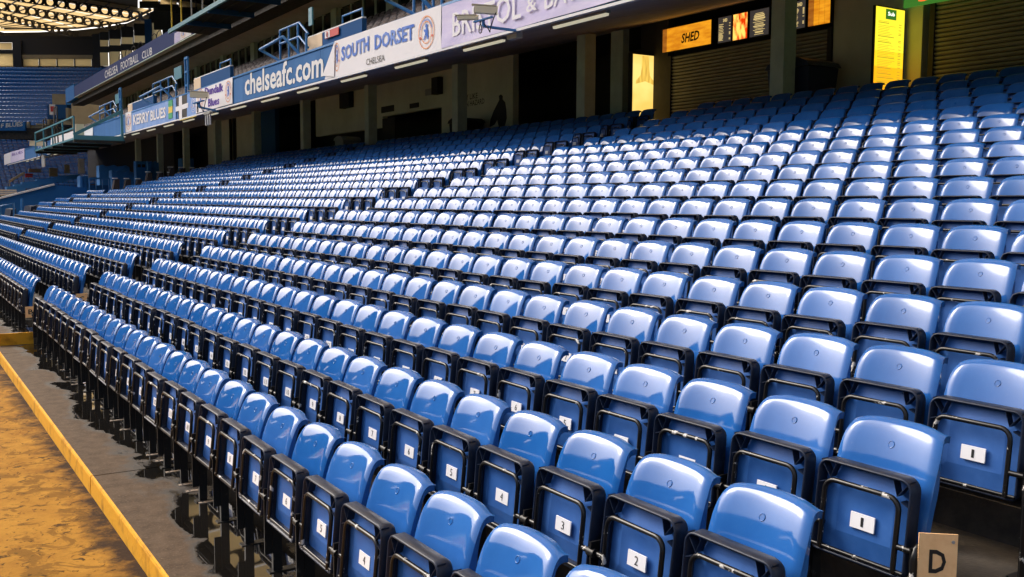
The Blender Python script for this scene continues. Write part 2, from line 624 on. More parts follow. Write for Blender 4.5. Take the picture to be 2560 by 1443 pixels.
# ------------------------------------------------------------------ the tip-up seat
def profile(n):
    """centre line of the backrest front from bottom to top: (x, z)"""
    key = [(-0.152, 0.34), (-0.140, 0.46), (-0.122, 0.56), (-0.099, 0.65), (-0.074, 0.725), (-0.047, 0.782), (-0.024, 0.810), (0.0, 0.820), (0.018, 0.816)]
    out = []
    for i in range(n + 1):
        t = i / n * (len(key) - 1)
        k = min(int(t), len(key) - 2)
        f = t - k
        p0, p1, p2, p3 = key[max(k - 1, 0)], key[k], key[k + 1], key[min(k + 2, len(key) - 1)]
        out.append(tuple(0.5 * ((2 * b) + (c - a) * f + (2 * a - 5 * b + 4 * c - d) * f * f + (-a + 3 * b - 3 * c + d) * f ** 3)
                         for a, b, c, d in zip(p0, p1, p2, p3)))
    return out


def back_point(u, x, z):
    s = (z - 0.34) / 0.48
    hw = 0.208 + 0.012 * min(1, s / 0.5)
    top = max(0.0, (s - 0.60) / 0.40)
    hw *= 1 - 0.115 * top ** 3.4
    au = abs(u)
    edge = max(0.0, (au - 0.84) / 0.16)
    xx = x + 0.030 * (1 - au ** 2) + 0.020 * edge ** 2.0
    zz = z - 0.022 * top ** 2 * au ** 3.5
    return (xx, u * hw, zz)


def backrest(nu, nv):
    b = MB()
    pr = profile(nv)
    us = [math.sin(math.pi / 2 * (2 * i / nu - 1) * 0.98) / math.sin(math.pi / 2 * 0.98) * 0.55 + (2 * i / nu - 1) * 0.45 for i in range(nu + 1)]
    g = [[back_point(u, x, z) for u in us] for x, z in pr]
    W = nu + 1
    vs = [p for rw in g for p in rw]
    b.add(vs, [(j * W + i + 1, j * W + i, (j + 1) * W + i, (j + 1) * W + i + 1) for j in range(nv) for i in range(nu)], 0, True)
    loop = [g[j][0] for j in range(nv + 1)] + [g[nv][i] for i in range(1, nu + 1)] + [g[j][nu] for j in range(nv - 1, -1, -1)]
    n = len(loop)
    back = []
    for p in loop:
        tp = max(0.0, min(1.0, (p[2] - 0.62) / 0.16))
        back.append((p[0] + 0.036 - 0.028 * tp, p[1] * (0.985 - 0.035 * tp), p[2] - 0.004 - 0.026 * tp))
    b.add(loop + back, [(i, i + 1, n + i + 1, n + i) for i in range(n - 1)], 0, True)
    # rear skin
    b.add([(p[0] + 0.014, p[1] * .97, p[2] - .004) for p in vs], [(j * W + i, j * W + i + 1, (j + 1) * W + i + 1, (j + 1) * W + i) for j in range(0, nv) for i in range(nu)], 0, True)
    return b


def rrect(hw, zb, zt, r, n):
    pts = []
    for cy, cz, a0 in ((hw - r, zt - r, 0), (-hw + r, zt - r, 90), (-hw + r * .6, zb + r * .6, 180), (hw - r * .6, zb + r * .6, 270)):
        rr = r if a0 < 180 else r * .6
        for k in range(n + 1):
            a = math.radians(a0 + 90 * k / n)
            pts.append((cy + rr * math.cos(a), cz + rr * math.sin(a)))
    return pts


def lean(p):                                  # the folded pan leans back slightly
    x, y, z = p
    return (x + (z - 0.30) * 0.10, y, z)


def loft(b, rings, mi=0, smooth=False, flip=False):
    n = len(rings[0])
    vs = [lean(p) for rg_ in rings for p in rg_]
    fs = []
    for k in range(len(rings) - 1):
        for i in range(n):
            q = (k * n + i, k * n + (i + 1) % n, (k + 1) * n + (i + 1) % n, (k + 1) * n + i)
            fs.append(q if flip else q[::-1])
    b.add(vs, fs, mi, smooth)


def pan(nc):
    b = MB()
    def ring(x, inset, zi=0.0):
        return [(x, y, z) for y, z in rrect(0.213 - inset, 0.298 + inset + zi, 0.664 - inset, max(0.05 - inset, .012), nc)]
    loft(b, [ring(-0.168, 0.012), ring(-0.185, 0.0), ring(-0.236, 0.002), ring(-0.240, 0.006), ring(-0.238, 0.012), ring(-0.190, 0.014)], 1, True)
    r0, r1, r2 = ring(-0.190, 0.014), ring(-0.196, 0.05), ring(-0.206, 0.09)
    loft(b, [r0, r1, r2], 0, True)
    b.add([lean(p) for p in r2], [tuple(range(len(r2)))[::-1]], 0)
    rb = ring(-0.168, 0.012)
    b.add([lean(p) for p in rb], [tuple(range(len(rb)))], 0)
    return b


def pan_ribs(b):
    for s in (-1, 1):
        for (ya, za, yb, zb) in ((0.150, 0.592, 0.199, 0.652), (0.150, 0.592, 0.128, 0.650), (0.168, 0.575, 0.206, 0.560)):
            p = [(-0.200, s * ya, za), (-0.236, s * ya, za), (-0.236, s * yb, zb), (-0.200, s * yb, zb)]
            q = [(x, y, z + .004) for x, y, z in p]
            b.hexa([lean(k) for k in (p[0], p[1], p[2], p[3], q[0], q[1], q[2], q[3])], 1)
    return b


def seat_tube(n, seg):
    b = MB()
    hw, zt, zb, r = 0.166, 0.588, 0.315, 0.045
    pts = [(-0.240, -hw, zb)]
    for k in range(seg + 1):
        a = math.radians(180 - 90 * k / seg)
        pts.append((-0.240, -hw + r + r * math.cos(a), zt - r + r * math.sin(a)))
    for k in range(seg + 1):
        a = math.radians(90 - 90 * k / seg)
        pts.append((-0.240, hw - r + r * math.cos(a), zt - r + r * math.sin(a)))
    pts.append((-0.240, hw, zb))
    b.tube([lean(p) for p in pts], 0.0105, n)
    b.tube([lean((-0.236, -0.205, 0.322)), lean((-0.236, 0.205, 0.322))], 0.008, n)
    for s in (-1, 1):
        b.tube([lean((-0.236, s * 0.160, 0.415)), lean((-0.236, s * 0.238, 0.415))], 0.012, n)
    return b


def stanchion(n=8):
    b = MB()
    y = 0.242
    b.box((-0.242, y - 0.005, 0.10), (-0.150, y + 0.005, 0.46))
    b.box((-0.200, y - 0.014, 0.006), (-0.150, y + 0.014, 0.34))
    b.box((-0.225, y - 0.03, 0.0), (-0.08, y + 0.03, 0.006))
    b.bar((-0.150, y, 0.33), (-0.100, y, 0.60), 0.012, 0.035, up=(1, 0, 0))
    b.tube([(-0.165, -0.242, 0.285), (-0.165, 0.242, 0.285)], 0.019, n)
    b.tube([(-0.232, y - .022, 0.415), (-0.232, y + .022, 0.415)], 0.019, n)
    return b


def plate():
    b = MB()
    x = -0.216
    b.prism([lean(p) for p in ((x, 0.054, 0.423), (x, -0.054, 0.423), (x, -0.054, 0.482), (x, 0.054, 0.482))][::-1], (0.006, 0, 0))
    return b


def numeral(n):
    b = MB()
    s = str(n)
    wd = 0.021 * len(s) if n != 1 else 0.012
    o = lean((-0.2172, wd / 2, 0.435))
    e = lean((-0.2172, wd / 2, 0.470))
    lettering(b, s, o, (0, -wd, 0), Vector(e) - Vector(o), 0, 0.0)
    return b


def cap():
    b = MB()
    x0, z0 = -0.0905, 0.737
    ctr = Vector(back_point(0.0, *[p for p in profile(64) if abs(p[1] - 0.735) < 0.006][0]))
    nrm = Vector((-0.93, 0, 0.36)).normalized()
    t = Vector((0, 1, 0))
    s = nrm.cross(t)
    n = 14
    rings = []
    for rad, h in ((0.0150, 0.0000), (0.0145, 0.0022), (0.0120, 0.0024), (0.0112, 0.0008)):
        rings.append([ctr + t * (rad * math.cos(2 * math.pi * k / n)) + s * (rad * math.sin(2 * math.pi * k / n)) + nrm * h for k in range(n)])
    vs = [p for q in rings for p in q]
    fs = [(k * n + i, k * n + (i + 1) % n, (k + 1) * n + (i + 1) % n, (k + 1) * n + i) for k in range(3) for i in range(n)]
    b.add(vs, fs, 0, True)
    b.add(rings[-1], [tuple(range(n))], 0)
    return b


ME = dict(backrest=backrest(14, 18).mesh('backrest', 'seat'), seat_pan=pan_ribs(pan(5)).mesh('seat_pan', ['pan', 'rim']),
          seat_frame=seat_tube(8, 5).mesh('seat_frame', 'chip'), stanchion=stanchion().mesh('stanchion', 'steel'),
          number_plate=plate().mesh('number_plate', 'plate'), bolt_cap=cap().mesh('bolt_cap', 'seat'))
NUM = {}

ORD = ['front', 'second', 'third', 'fourth', 'fifth', 'sixth', 'seventh', 'eighth', 'ninth', 'tenth', 'eleventh', 'twelfth', 'thirteenth',
       'fourteenth', 'fifteenth', 'sixteenth', 'seventeenth', 'eighteenth']
WORD = 'none one two three four five six seven eight nine ten eleven twelve thirteen fourteen fifteen sixteen seventeen eighteen nineteen twenty'.split()
WORD += ['twenty-' + k for k in WORD[1:10]]
allseats = []
for bi, (a, b, n) in enumerate(BLK):
    for r in range(NROW):
        if bi == 3 and not 6 <= r <= 9:
            continue
        for k in range(n):
            y = a + 0.24 + (b - a - 0.48) * k / (n - 1)
            allseats.append((bi, r, k + 1, row_x(r), y, row_z(r)))
inview = []
for s in allseats:
    best = None
    u, v, d = to_px((s[3] - .05, s[4], s[5] + 0.75))
    if d > 0 and -90 < u < 2680 and v < 1640:
        inview.append((d, s))
inview.sort()
single = [s for d, s in inview if -60 < to_px((s[3] - .05, s[4], s[5] + .75))[0] < 2620 and to_px((s[3] - .05, s[4], s[5] + .82))[1] < 1440][:300]
sset = set(single)
rest = [s for d, s in inview if s not in sset]
def part(me, name, parent):
    o = bpy.data.objects.new(name, me)
    col.objects.link(o)
    o.parent = parent
    return o
for (bi, r, n, x, y, z) in single:
    t = thing('stadium_seat', f'glossy blue tip-up seat numbered {WORD[n]} in the {ORD[r]} row above the kerb' if bi == 0 else
              f'glossy blue tip-up seat, {WORD[n]} past the first gangway in the {ORD[r]} row', 'seat', (x, y, z), 'blue tip-up seats in rows')
    t.rotation_euler = (random.uniform(-.004, .004), random.uniform(-.008, .008), random.uniform(-.014, .014))
    bk = part(ME['backrest'], 'backrest', t)
    part(ME['bolt_cap'], 'bolt_cap', bk)
    sp_ = part(ME['seat_pan'], 'seat_pan', t)
    part(ME['seat_frame'], 'seat_frame', t)
    part(ME['stanchion'], 'stanchion', t)
    ang = random.uniform(-.02, .02)
    sp_.rotation_euler = (0, ang, 0)
    pl = part(ME['number_plate'], 'number_plate', t)
    if n not in NUM:
        NUM[n] = numeral(n).mesh('numeral', 'ink')
    part(NUM[n], 'numeral', pl)


# everything beyond the 300 largest: one mesh
def lod(nu, nv, nc, nt_, full=True):
    parts = [(backrest(nu, nv), [0])]
    if full:
        parts += [(pan(nc), [1, 2]), (seat_tube(nt_, 1), [3]), (plate(), [4]), (stanchion(4), [5])]
    V, F, MI, S = [], [], [], []
    for q, mp in parts:
        o = len(V)
        V += q.v
        for f, m_, s_ in zip(q.f, q.m, q.s):
            F.append(tuple(i + o for i in f))
            MI.append(mp[m_])
            S.append(s_)
    return np.array(V, dtype=np.float32), F, MI, S


def scatter(name, items, mats):
    """items: (lod, [(x, y, z, rot)]) merged into one mesh"""
    VV, LL, LS, MI, SM = [], [], [], [], []
    vo = 0
    for (V, F, mi, sm), places in items:
        if not places:
            continue
        flat = np.fromiter((i for f in F for i in f), dtype=np.int64)
        sizes = np.array([len(f) for f in F])
        P = np.array([p[:3] for p in places], dtype=np.float32)
        A = np.array([p[3] if len(p) > 3 else 0 for p in places], dtype=np.float32)
        ca, sa = np.cos(A)[:, None], np.sin(A)[:, None]
        X = V[None, :, 0] * ca - V[None, :, 1] * sa + P[:, 0:1]
        Y = V[None, :, 0] * sa + V[None, :, 1] * ca + P[:, 1:2]
        Z = V[None, :, 2] + P[:, 2:3]
        VV.append(np.stack([X, Y, Z], 2).reshape(-1, 3))
        LL.append((flat[None, :] + (np.arange(len(places)) * len(V))[:, None] + vo).reshape(-1))
        LS.append(np.tile(sizes, len(places)))
        MI.append(np.tile(np.array(mi), len(places)))
        SM.append(np.tile(np.array(sm, dtype=bool), len(places)))
        vo += len(V) * len(places)
    VV, LL, LS, MI, SM = [np.concatenate(k) for k in (VV, LL, LS, MI, SM)]
    me = bpy.data.meshes.new(name)
    me.vertices.add(len(VV))
    me.vertices.foreach_set('co', VV.reshape(-1))
    me.loops.add(len(LL))
    me.loops.foreach_set('vertex_index', LL.astype(np.int32))
    me.polygons.add(len(LS))
    me.polygons.foreach_set('loop_start', np.concatenate([[0], np.cumsum(LS)[:-1]]).astype(np.int32))
    me.polygons.foreach_set('material_index', MI.astype(np.int32))
    me.polygons.foreach_set('use_smooth', SM)
    for k in mats:
        me.materials.append(M[k])
    me.update(calc_edges=True)
    me.validate()
    return obj(name, me)


def far_depth(s): return to_px((s[3], s[4], s[5]))[2]
jit = lambda: random.uniform(-.01, .01)
hi = [(s[3], s[4], s[5], jit()) for s in rest if far_depth(s) < 22]
lo = [(s[3], s[4], s[5], jit()) for s in rest if far_depth(s) >= 22]
# upper tier of the end stand far behind
FD0, FT, FR, FN = 110.0, 0.98, 0.0, 15
FSLOPE = [(0, 300), (0, 165)]
farseats = []
FROWS = []
for r in range(FN):
    D = FD0 + r * 0.95
    v = 303 - r * 9.6
    c = dpx(100, v, D)
    FROWS.append((D, c.z))
    for k in range(-14, 34):
        p = dpx(0, v, D) + E1 * (0.46 * k + 0.15 * (r % 2))
        farseats.append((p.x, p.y, c.z - 0.8, math.pi / 2 - YAW + jit()))
lowfar = []
for r in range(16):
    for k in range(40):
        lowfar.append((-2 + 0.5 * k, 103 + r * 0.8, 2.0 + r * 0.36, math.pi / 2))
rs = scatter('seats_further_off', [(lod(8, 9, 2, 5), hi), (lod(5, 6, 1, 3), lo), (lod(4, 5, 1, 3, False), farseats + lowfar)],
             ['seat', 'pan', 'rim', 'chip', 'plate', 'steel'])
tag(rs, 'rows upon rows of blue tip-up seats receding along the stand', 'seats', None, 'stuff')


# row letter plates on the ends of rows
def letter_plate(ch, c, ax, ay, label, lo=.30, lh=.44):
    t = thing('row_letter_plate', label, 'sign', tuple(c))
    c, ax, ay = Vector(c), Vector(ax), Vector(ay)
    n = ax.cross(ay).normalized()
    MB().prism([c, c + ax, c + ax + ay, c + ay], -n * 0.005).build('board', 'cream', t)
    q = MB()
    lettering(q, ch, c + ax * .28 + ay * lo + n * .0012, ax * .44, ay * lh, 0, 0.02)
    q.build('letter', 'ink', t)
    q = MB()
    for f in ((.88, .92), (.88, .10)):
        p = c + ax * f[0] + ay * f[1]
        q.tube([p, p + n * .004], 0.006, 8)
    q.build('screw', 'grey', t)
    return t


# the D plate: faces the camera end of row D (third row)
def end_frame(r, y, label):
    t = thing('row_end_frame', label, 'frame', (row_x(r) - .2, y, row_z(r)))
    x, z = row_x(r), row_z(r)
    MB().box((x - 0.265, y - 0.004, z), (x - 0.150, y + 0.004, z + 0.44)).build('end_plate', 'chip', t)
    MB().tube([(x - 0.262, y - .012, z), (x - 0.262, y - .012, z + 0.40), (x - 0.25, y - .012, z + 0.435), (x - 0.22, y - .012, z + 0.45), (x - 0.15, y - .012, z + .45)], 0.013, 8).build('edge_tube', 'chip', t)
    MB().box((x - 0.27, y - 0.05, z), (x - 0.07, y + 0.05, z + 0.008)).build('foot', 'steel', t)
    return t


for r, nm in ((1, 'second'), (2, 'third'), (3, 'fourth'), (4, 'fifth')):
    end_frame(r, 0.225, f'chipped black end frame closing the {nm} row beside seat number one')

letter_plate('D', (row_x(2) - 0.262, 0.195, row_z(2) + 0.165), (0.10, -0.085, 0), (0, 0, 0.34), 'cream plate with a black letter D at the end of the third row', .58, .25)
letter_plate('B', px(64, 795, y=13.75) , px(90, 793, y=13.75) - px(64, 795, y=13.75), (0, 0, .16), 'cream plate with a black letter B beside the first gangway')
letter_plate('C', px(191, 764, y=13.6), px(219, 761, y=13.6) - px(191, 764, y=13.6), (0, 0, .17), 'cream plate with a black letter C one row behind plate B')

# old fixing straps left on the walkway in front of the front row
for k, (u, v) in enumerate(((366, 1138), (389, 1153), (415, 1181), (447, 1213), (465, 1229), (497, 1257), (300, 1075), (275, 1052), (128, 877), (150, 925), (166, 943), (179, 961))):
    p = px(u, v, z=0.004)
    a = random.uniform(-.08, .08)
    q = MB()
    w_, l_ = .017, random.uniform(.11, .15)
    q.hexa([(p.x + x * math.cos(a) - y * math.sin(a), p.y + x * math.sin(a) + y * math.cos(a), z) for z in (.0005, .005) for x, y in ((0, -w_), (l_, -w_), (l_, w_), (0, w_))])
    t = thing('fixing_strap', 'worn pale steel strap lying on the walkway before the front row', 'strap', tuple(p), 'old fixing straps on the walkway')
    q.build('strap', 'strap', t)
    MB().tube([(p.x + .025, p.y, .005), (p.x + .025, p.y, .0065)], .008, 8).build('bolt_hole', 'black', t)
# ------------------------------------------------------------------ concourse behind the last row
XW = 14.0                                     # kiosk and concourse wall
FX, FZ0_, FZ1_ = 7.40, 4.94, 5.76             # balcony front
def soffit_z(x): return 4.95 + 0.2075 * (x - 7.45)

sof = struct('soffit', MB().hexa([(7.6, -4, soffit_z(7.6) + .06), (14.3, -4, soffit_z(14.3) + .06), (14.3, 95, soffit_z(14.3) + .06), (7.6, 95, soffit_z(7.6) + .06),
                                  (7.6, -4, soffit_z(7.6) + .5), (14.3, -4, soffit_z(14.3) + .5), (14.3, 95, soffit_z(14.3) + .5), (7.6, 95, soffit_z(7.6) + .5)]), 'joint')
MB().box((14.31, -4, soffit_z(14.3) + .06), (17, 95, soffit_z(14.3) + .5)).build('rear_slab', 'joint', sof)
LY0, LSP = 11.52, 3.115
k = -5
while LY0 + LSP * k < 92:
    a, b = LY0 + LSP * (k - .5) + .02, LY0 + LSP * (k + .5) - .02
    x0, x1 = 7.46, 14.28
    MB().hexa([(x0, a, soffit_z(x0)), (x1, a, soffit_z(x1)), (x1, b, soffit_z(x1)), (x0, b, soffit_z(x0)),
               (x0, a, soffit_z(x0) + .06), (x1, a, soffit_z(x1) + .06), (x1, b, soffit_z(x1) + .06), (x0, b, soffit_z(x0) + .06)]).build('soffit_slab', 'soffit', sof)
    k += 1

# fluorescent battens under the soffit
def batten(x, y, z, ln, label, group, i):
    t = thing('strip_light', label, 'light', (x, y, z), group)
    MB().box((x - .05, y - ln / 2, z), (x + .05, y + ln / 2, z + .05)).build('housing', 'grey', t)
    q = MB()
    q.prism([(x - .035, y - ln / 2 + .02, z - .002), (x - .025, y - ln / 2 + .02, z - .04), (x + .025, y - ln / 2 + .02, z - .04), (x + .035, y - ln / 2 + .02, z - .002)], (0, ln - .04, 0))
    q.build('diffuser', 'tube', t)
for k in range(-1, 25):
    y = LY0 + LSP * k
    lab = {-1: 'white strip light on the soffit in front of the SHED sign', 0: 'white strip light under the lavender banner, past its lettering', 1: 'white strip light under the lavender banner below the security cameras',
           2: 'white strip light under the word DORSET', 3: 'white strip light under the folded corner of the SOUTH DORSET banner', 4: 'white strip light under the end of the large chelseafc.com lettering',
           5: 'white strip light under the start of the large chelseafc.com lettering', 6: 'white strip light under the Dundalk banner'}.get(k, 'white strip light on the soffit past the Dundalk banner')
    batten(8.0, y, soffit_z(8.0) - .065, 1.52, lab, 'strip lights under the concourse soffit', k)

# columns
for k, y in enumerate([4.98, 11.23, 17.42, 23.62, 29.90, 36.2, 42.4, 48.6, 54.8, 61, 67.2]):
    t = thing('concourse_column', ['pale green concrete column by the sandwich kiosk', 'pale green concrete column in front of the menu boards', 'pale green concrete column between the dark opening and the bottle sign',
              'pale green concrete column beside the player mural'][k] if k < 4 else 'pale green concrete column standing along the dim concourse', 'column', (12.55, y, CZ), None if k < 4 else 'columns along the dim concourse')
    MB().box((12.40, y - .165, CZ), (12.72, y + .165, soffit_z(12.4) + .02)).build('shaft', 'column', t)
    MB().box((12.37, y - .195, CZ), (12.75, y + .195, CZ + .12)).build('base', 'column', t)

# back wall in bays: (y0, y1, material, set-back, z bottom, z top)
ZT = soffit_z(XW) + .05
def U(u, v=300): return px(u, v, x=XW).y
def wall_piece(name, label, cat, y0, y1, m, back=0.0, z0=None, z1=None, th=0.2, group=None):
    o = MB().box((XW + back, y0, CZ if z0 is None else z0), (XW + back + th, y1, ZT if z1 is None else z1)).build(name, m)
    return tag(o, label, cat, group)
wall_piece('concourse_wall', 'plain pale wall carrying the player mural', 'wall', U(1282), U(1114), 'wall')
wall_piece('concourse_wall', 'pale wall with a small kiosk hatch in it', 'wall', U(1104, 310), U(957, 320), 'wall', z0=CZ + 1.95)
wall_piece('hatch_pier', 'narrow pale pier beside the kiosk hatch', 'wall', U(1114), U(1104), 'wall', 0.002)
wall_piece('concourse_wall', 'pale wall above the wide dark opening, with a black loudspeaker', 'wall', U(957, 330), U(790, 350), 'wall', z0=CZ + 1.55)
wall_piece('concourse_wall', 'dark blue wall bay beside a dim column', 'wall', U(689, 370), U(636, 370), 'parapet')
wall_piece('concourse_wall', 'pale wall bay behind dark pipes', 'wall', U(636, 370), U(592, 370), 'wall')
wall_piece('concourse_wall', 'pale wall bay furthest along the concourse', 'wall', U(580, 380), U(520, 380), 'wall')
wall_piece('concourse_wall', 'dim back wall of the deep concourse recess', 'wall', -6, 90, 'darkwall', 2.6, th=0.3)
wall_piece('concourse_pier', 'slim grey pier left of the bottle sign', 'wall', U(1555, 280), U(1525, 280), 'column')
wall_piece('concourse_pier', 'dark pier carrying the bottle sign', 'wall', U(1668, 250), U(1600, 250), 'darkwall')
wall_piece('concourse_wall', 'grey wall between the two shuttered kiosks', 'wall', 9.32, 11.30, 'wall', 0.05)
for u in (586, 577):
    p = px(u, 380, x=13.9)
    tag(MB().tube([(13.9, p.y, CZ), (13.9, p.y, soffit_z(13.9) - .002)], .07, 8).build('drain_pipe', 'black'), 'black drain pipe running up the far pale wall', 'pipe', 'pipes on the far pale wall')
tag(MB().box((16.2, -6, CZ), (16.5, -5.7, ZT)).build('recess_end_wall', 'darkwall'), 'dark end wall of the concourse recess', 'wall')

# mural: faint slogan and a plain dark figure
mur = thing('wall_mural', 'faint slogan and dark standing figure painted on the pale wall', 'mural', (XW, U(1222), CZ))
q = MB()
for s, bl, br, tl in (('PLAY LIKE', (1148, 253.5), (1194, 245.5), (1148, 240)), ('EDEN HAZARD', (1150, 270), (1211, 259), (1150, 257))):
    o = px(*bl, x=XW - .004)
    lettering(q, s, o, px(*br, x=XW - .004) - o, px(*tl, x=XW - .004) - o, 0, 0.01)
q.build('slogan', 'darkwall', mur)
fig = [(1252, 236), (1257, 240), (1257, 249), (1263, 256), (1266, 275), (1267, 296), (1262, 315), (1247, 318), (1243, 300), (1236, 312), (1224, 318), (1226, 300), (1234, 278), (1242, 262), (1248, 250), (1247, 240)]
pts = [px(u, v, x=XW - .004) for u, v in fig]
q = MB().add(pts, [tuple(range(len(pts)))], 0)
q.build('figure', 'darkblock', mur)

# kiosk hatch contents, notices
for (u0, v0, u1, v1, nm, m, lab, cat) in (
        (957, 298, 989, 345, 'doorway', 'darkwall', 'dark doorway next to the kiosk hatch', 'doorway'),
        (860, 224, 884, 268, 'loudspeaker', 'black', 'black loudspeaker cabinet high on the concourse wall', 'speaker'),
        (1092, 196, 1107, 235, 'loudspeaker', 'black', 'tall black loudspeaker near the mural column', 'speaker'),
        (1064, 224, 1083, 236, 'notice', 'grey', 'small grey notice high on the wall by the hatch', 'notice'),
        (954, 268, 985, 278, 'notice', 'darkwall', 'dark lettered strip over the doorway', 'notice'),
        (1025, 260, 1047, 268, 'notice', 'darkwall', 'dark lettered strip over the kiosk hatch', 'notice')):
    a, b = px(u0, v0, x=XW - .01), px(u1, v1, x=XW - .01)
    th = .22 if nm == 'loudspeaker' else .03
    z0 = CZ if nm == 'doorway' else b.z
    o = MB().box((XW - th, min(a.y, b.y), z0), (XW - .001, max(a.y, b.y), a.z)).build(nm, m)
    tag(o, lab, cat)


def kiosk_shutter(y0, y1, z0, z1, label):
    t = thing('roller_shutter', label, 'shutter', (XW, (y0 + y1) / 2, CZ))
    MB().box((XW + .10, y0, z0), (XW + .16, y1, z1)).build('backing', 'darkwall', t)
    n = int((z1 - z0) / 0.078)
    h = (z1 - z0) / n
    me = None
    for i in range(n):
        z = z0 + i * h
        q = MB()
        prof = [(XW + .10, z + .004), (XW + .055, z + .006), (XW + .035, z + h * .35), (XW + .035, z + h * .65), (XW + .058, z + h - .01), (XW + .10, z + h - .008)]
        q.prism([(x, y0, zz) for x, zz in prof], (0, y1 - y0, 0))
        q.build('slat', 'shutter', t)
    for y in (y0, y1):
        MB().box((XW + .0, y - .05, z0), (XW + .12, y + .05, z1)).build('guide_rail', 'darkwall', t)
    return t
kiosk_shutter(11.36, 16.05, CZ, 5.44, 'closed ribbed roller shutter under the orange SHED sign')
kiosk_shutter(1.0, 9.10, CZ, 6.05, 'closed ribbed roller shutter beside the yellow menu sign')

def glow(name, c, s, c2=None, nscale=3, stretch=None, lo=.35, hi=.65):
    m = mat(name, (.02, .02, .02), .3, emit=c, estr=s)
    if c2:
        t = m.node_tree
        g = t.nodes.new('ShaderNodeNewGeometry')
        vm = t.nodes.new('ShaderNodeVectorMath')
        vm.operation = 'MULTIPLY'
        vm.inputs[1].default_value = stretch or (1, 1, 1)
        n = t.nodes.new('ShaderNodeTexNoise')
        n.inputs['Scale'].default_value = nscale
        n.inputs['Detail'].default_value = 3
        r = t.nodes.new('ShaderNodeValToRGB')
        r.color_ramp.elements[0].color = (*c, 1)
        r.color_ramp.elements[1].color = (*c2, 1)
        r.color_ramp.elements[0].position = lo
        r.color_ramp.elements[1].position = hi
        t.links.new(g.outputs['Position'], vm.inputs[0])
        t.links.new(vm.outputs[0], n.inputs['Vector'])
        t.links.new(n.outputs['Fac'], r.inputs[0])
        t.links.new(r.outputs[0], t.nodes['Principled BSDF'].inputs['Emission Color'])
    return m
M['gorange'] = glow('lit_orange_board', (.50, .16, .006), .7, (.70, .28, .012), 5, (1, .6, 3))
M['gorange2'] = glow('lit_brown_board', (.22, .06, .006), .7, (.32, .11, .012), 5, (1, .6, 3))
M['gflame'] = glow('lit_fire_picture', (.55, .03, .0), .8, (1.0, .55, .10), 4.5, (1, 2.2, 1), .42, .60)
M['gmenu'] = glow('lit_dark_menu', (.035, .03, .028), .6)
M['gtext'] = glow('lit_menu_text', (.75, .55, .22), .55)
M['gyellow'] = glow('lit_yellow_panel', (.75, .47, .10), .75, (.85, .60, .17), 1.5)
M['gamber'] = glow('lit_amber_bottle', (.42, .25, .04), .9, (.62, .40, .07), 6, (3, 3, .4))
M['glemon'] = glow('lit_lemon_menu', (.80, .66, .03), .8)
M['gsun'] = glow('lit_orange_menu', (.85, .36, .008), .8)
M['ggreen'] = glow('lit_green_sign', (.10, .42, .05), .22)
M['gwhite'] = glow('lit_white_print', (.9, .9, .8), .9)
M['golive'] = glow('lit_menu_print', (.30, .27, .02), .7)
M['gred'] = glow('lit_red_print', (.8, .12, .02), .9)

def on_wall(u, v, d=0.0): return px(u, v, x=XW - d)
# SHED sign: lit planks
t = thing('shed_sign', 'lit orange plank sign reading SHED above the shutter', 'sign', (XW, 15.4, 5.5))
Y0, Y1, Z0, Z1 = 14.56, 16.18, 5.53, 6.06
MB().box((XW - .10, Y0 - .01, Z0 - .01), (XW - .02, Y1 + .015, Z1 + .01)).build('case', 'black', t)
ys = [Y1, 16.03, 15.88, 15.74, 15.55, 15.34, 15.15, 14.95, 14.75, Y0]
for i in range(9):
    MB().box((XW - .112, ys[i + 1] + .004, Z0), (XW - .10, ys[i] - .004, Z1)).build('plank', 'gorange2' if i in (0,) else 'gorange', t)
q = MB()
bl, br, tl = on_wall(1703, 109, .116), on_wall(1748, 99, .116), on_wall(1704, 85, .116)
lettering(q, 'SHED', bl, br - bl, tl - bl, 0, .03, shear=.15)
q.build('lettering', 'ink', t)
def menu_board(u0, vt0, vb0, u1, vt1, vb1, label, kind):
    a, b = on_wall(u0, vb0, .06), on_wall(u1, vb1, .06)
    y1, y0 = a.y, b.y
    z0, z1 = 5.50, 6.09
    t = thing('menu_board', label, 'menu board', (XW, (y0 + y1) / 2, z0))
    MB().box((XW - .05, y0 + .01, z0), (XW + .03, y1 - .01, z1)).build('case', 'black', t)
    if kind == 'fire':
        MB().box((XW - .056, y0 + .03, z0 + .02), (XW - .0505, y1 - .02, z1 - .02)).build('picture', 'gflame', t)
    elif kind == 'planks':
        n = 4
        for i in range(n):
            ya, yb = y1 - .02 - (y1 - y0 - .04) * i / n, y1 - .02 - (y1 - y0 - .04) * (i + 1) / n
            MB().box((XW - .056, yb + .004, z0 + .02), (XW - .0505, ya - .004, z1 - .02)).build('plank', 'gorange2' if i == 0 else 'gorange', t)
    else:
        MB().box((XW - .056, y0 + .03, z0 + .02), (XW - .0505, y1 - .03, z1 - .02)).build('face', 'gmenu', t)
        q = MB()
        zz = z1 - .10
        if kind == 'list':
            lettering(q, 'SHED', (XW - .058, (y0 + y1) / 2 + .05, z1 - .13), (0, -.13, 0), (0, 0, .07), 0, .03)
            zz = z1 - .18
        while zz > z0 + .05:
            ln = random.uniform(.35, .6) * (y1 - y0)
            if kind == 'list':
                q.box((XW - .058, y1 - .05 - ln * .6, zz), (XW - .0565, y1 - .05, zz + .012))
                if random.random() < .7:
                    q.box((XW - .058, y0 + .05, zz), (XW - .0565, y0 + .09, zz + .014))
            else:
                c = (y0 + y1) / 2
                q.box((XW - .058, c - ln / 2, zz), (XW - .0565, c + ln / 2, zz + random.choice((.010, .010, .018))))
            zz -= random.choice((.022, .022, .034))
        o = q.build('menu_print', 'gtext', t)
        o['kind'] = 'stuff'
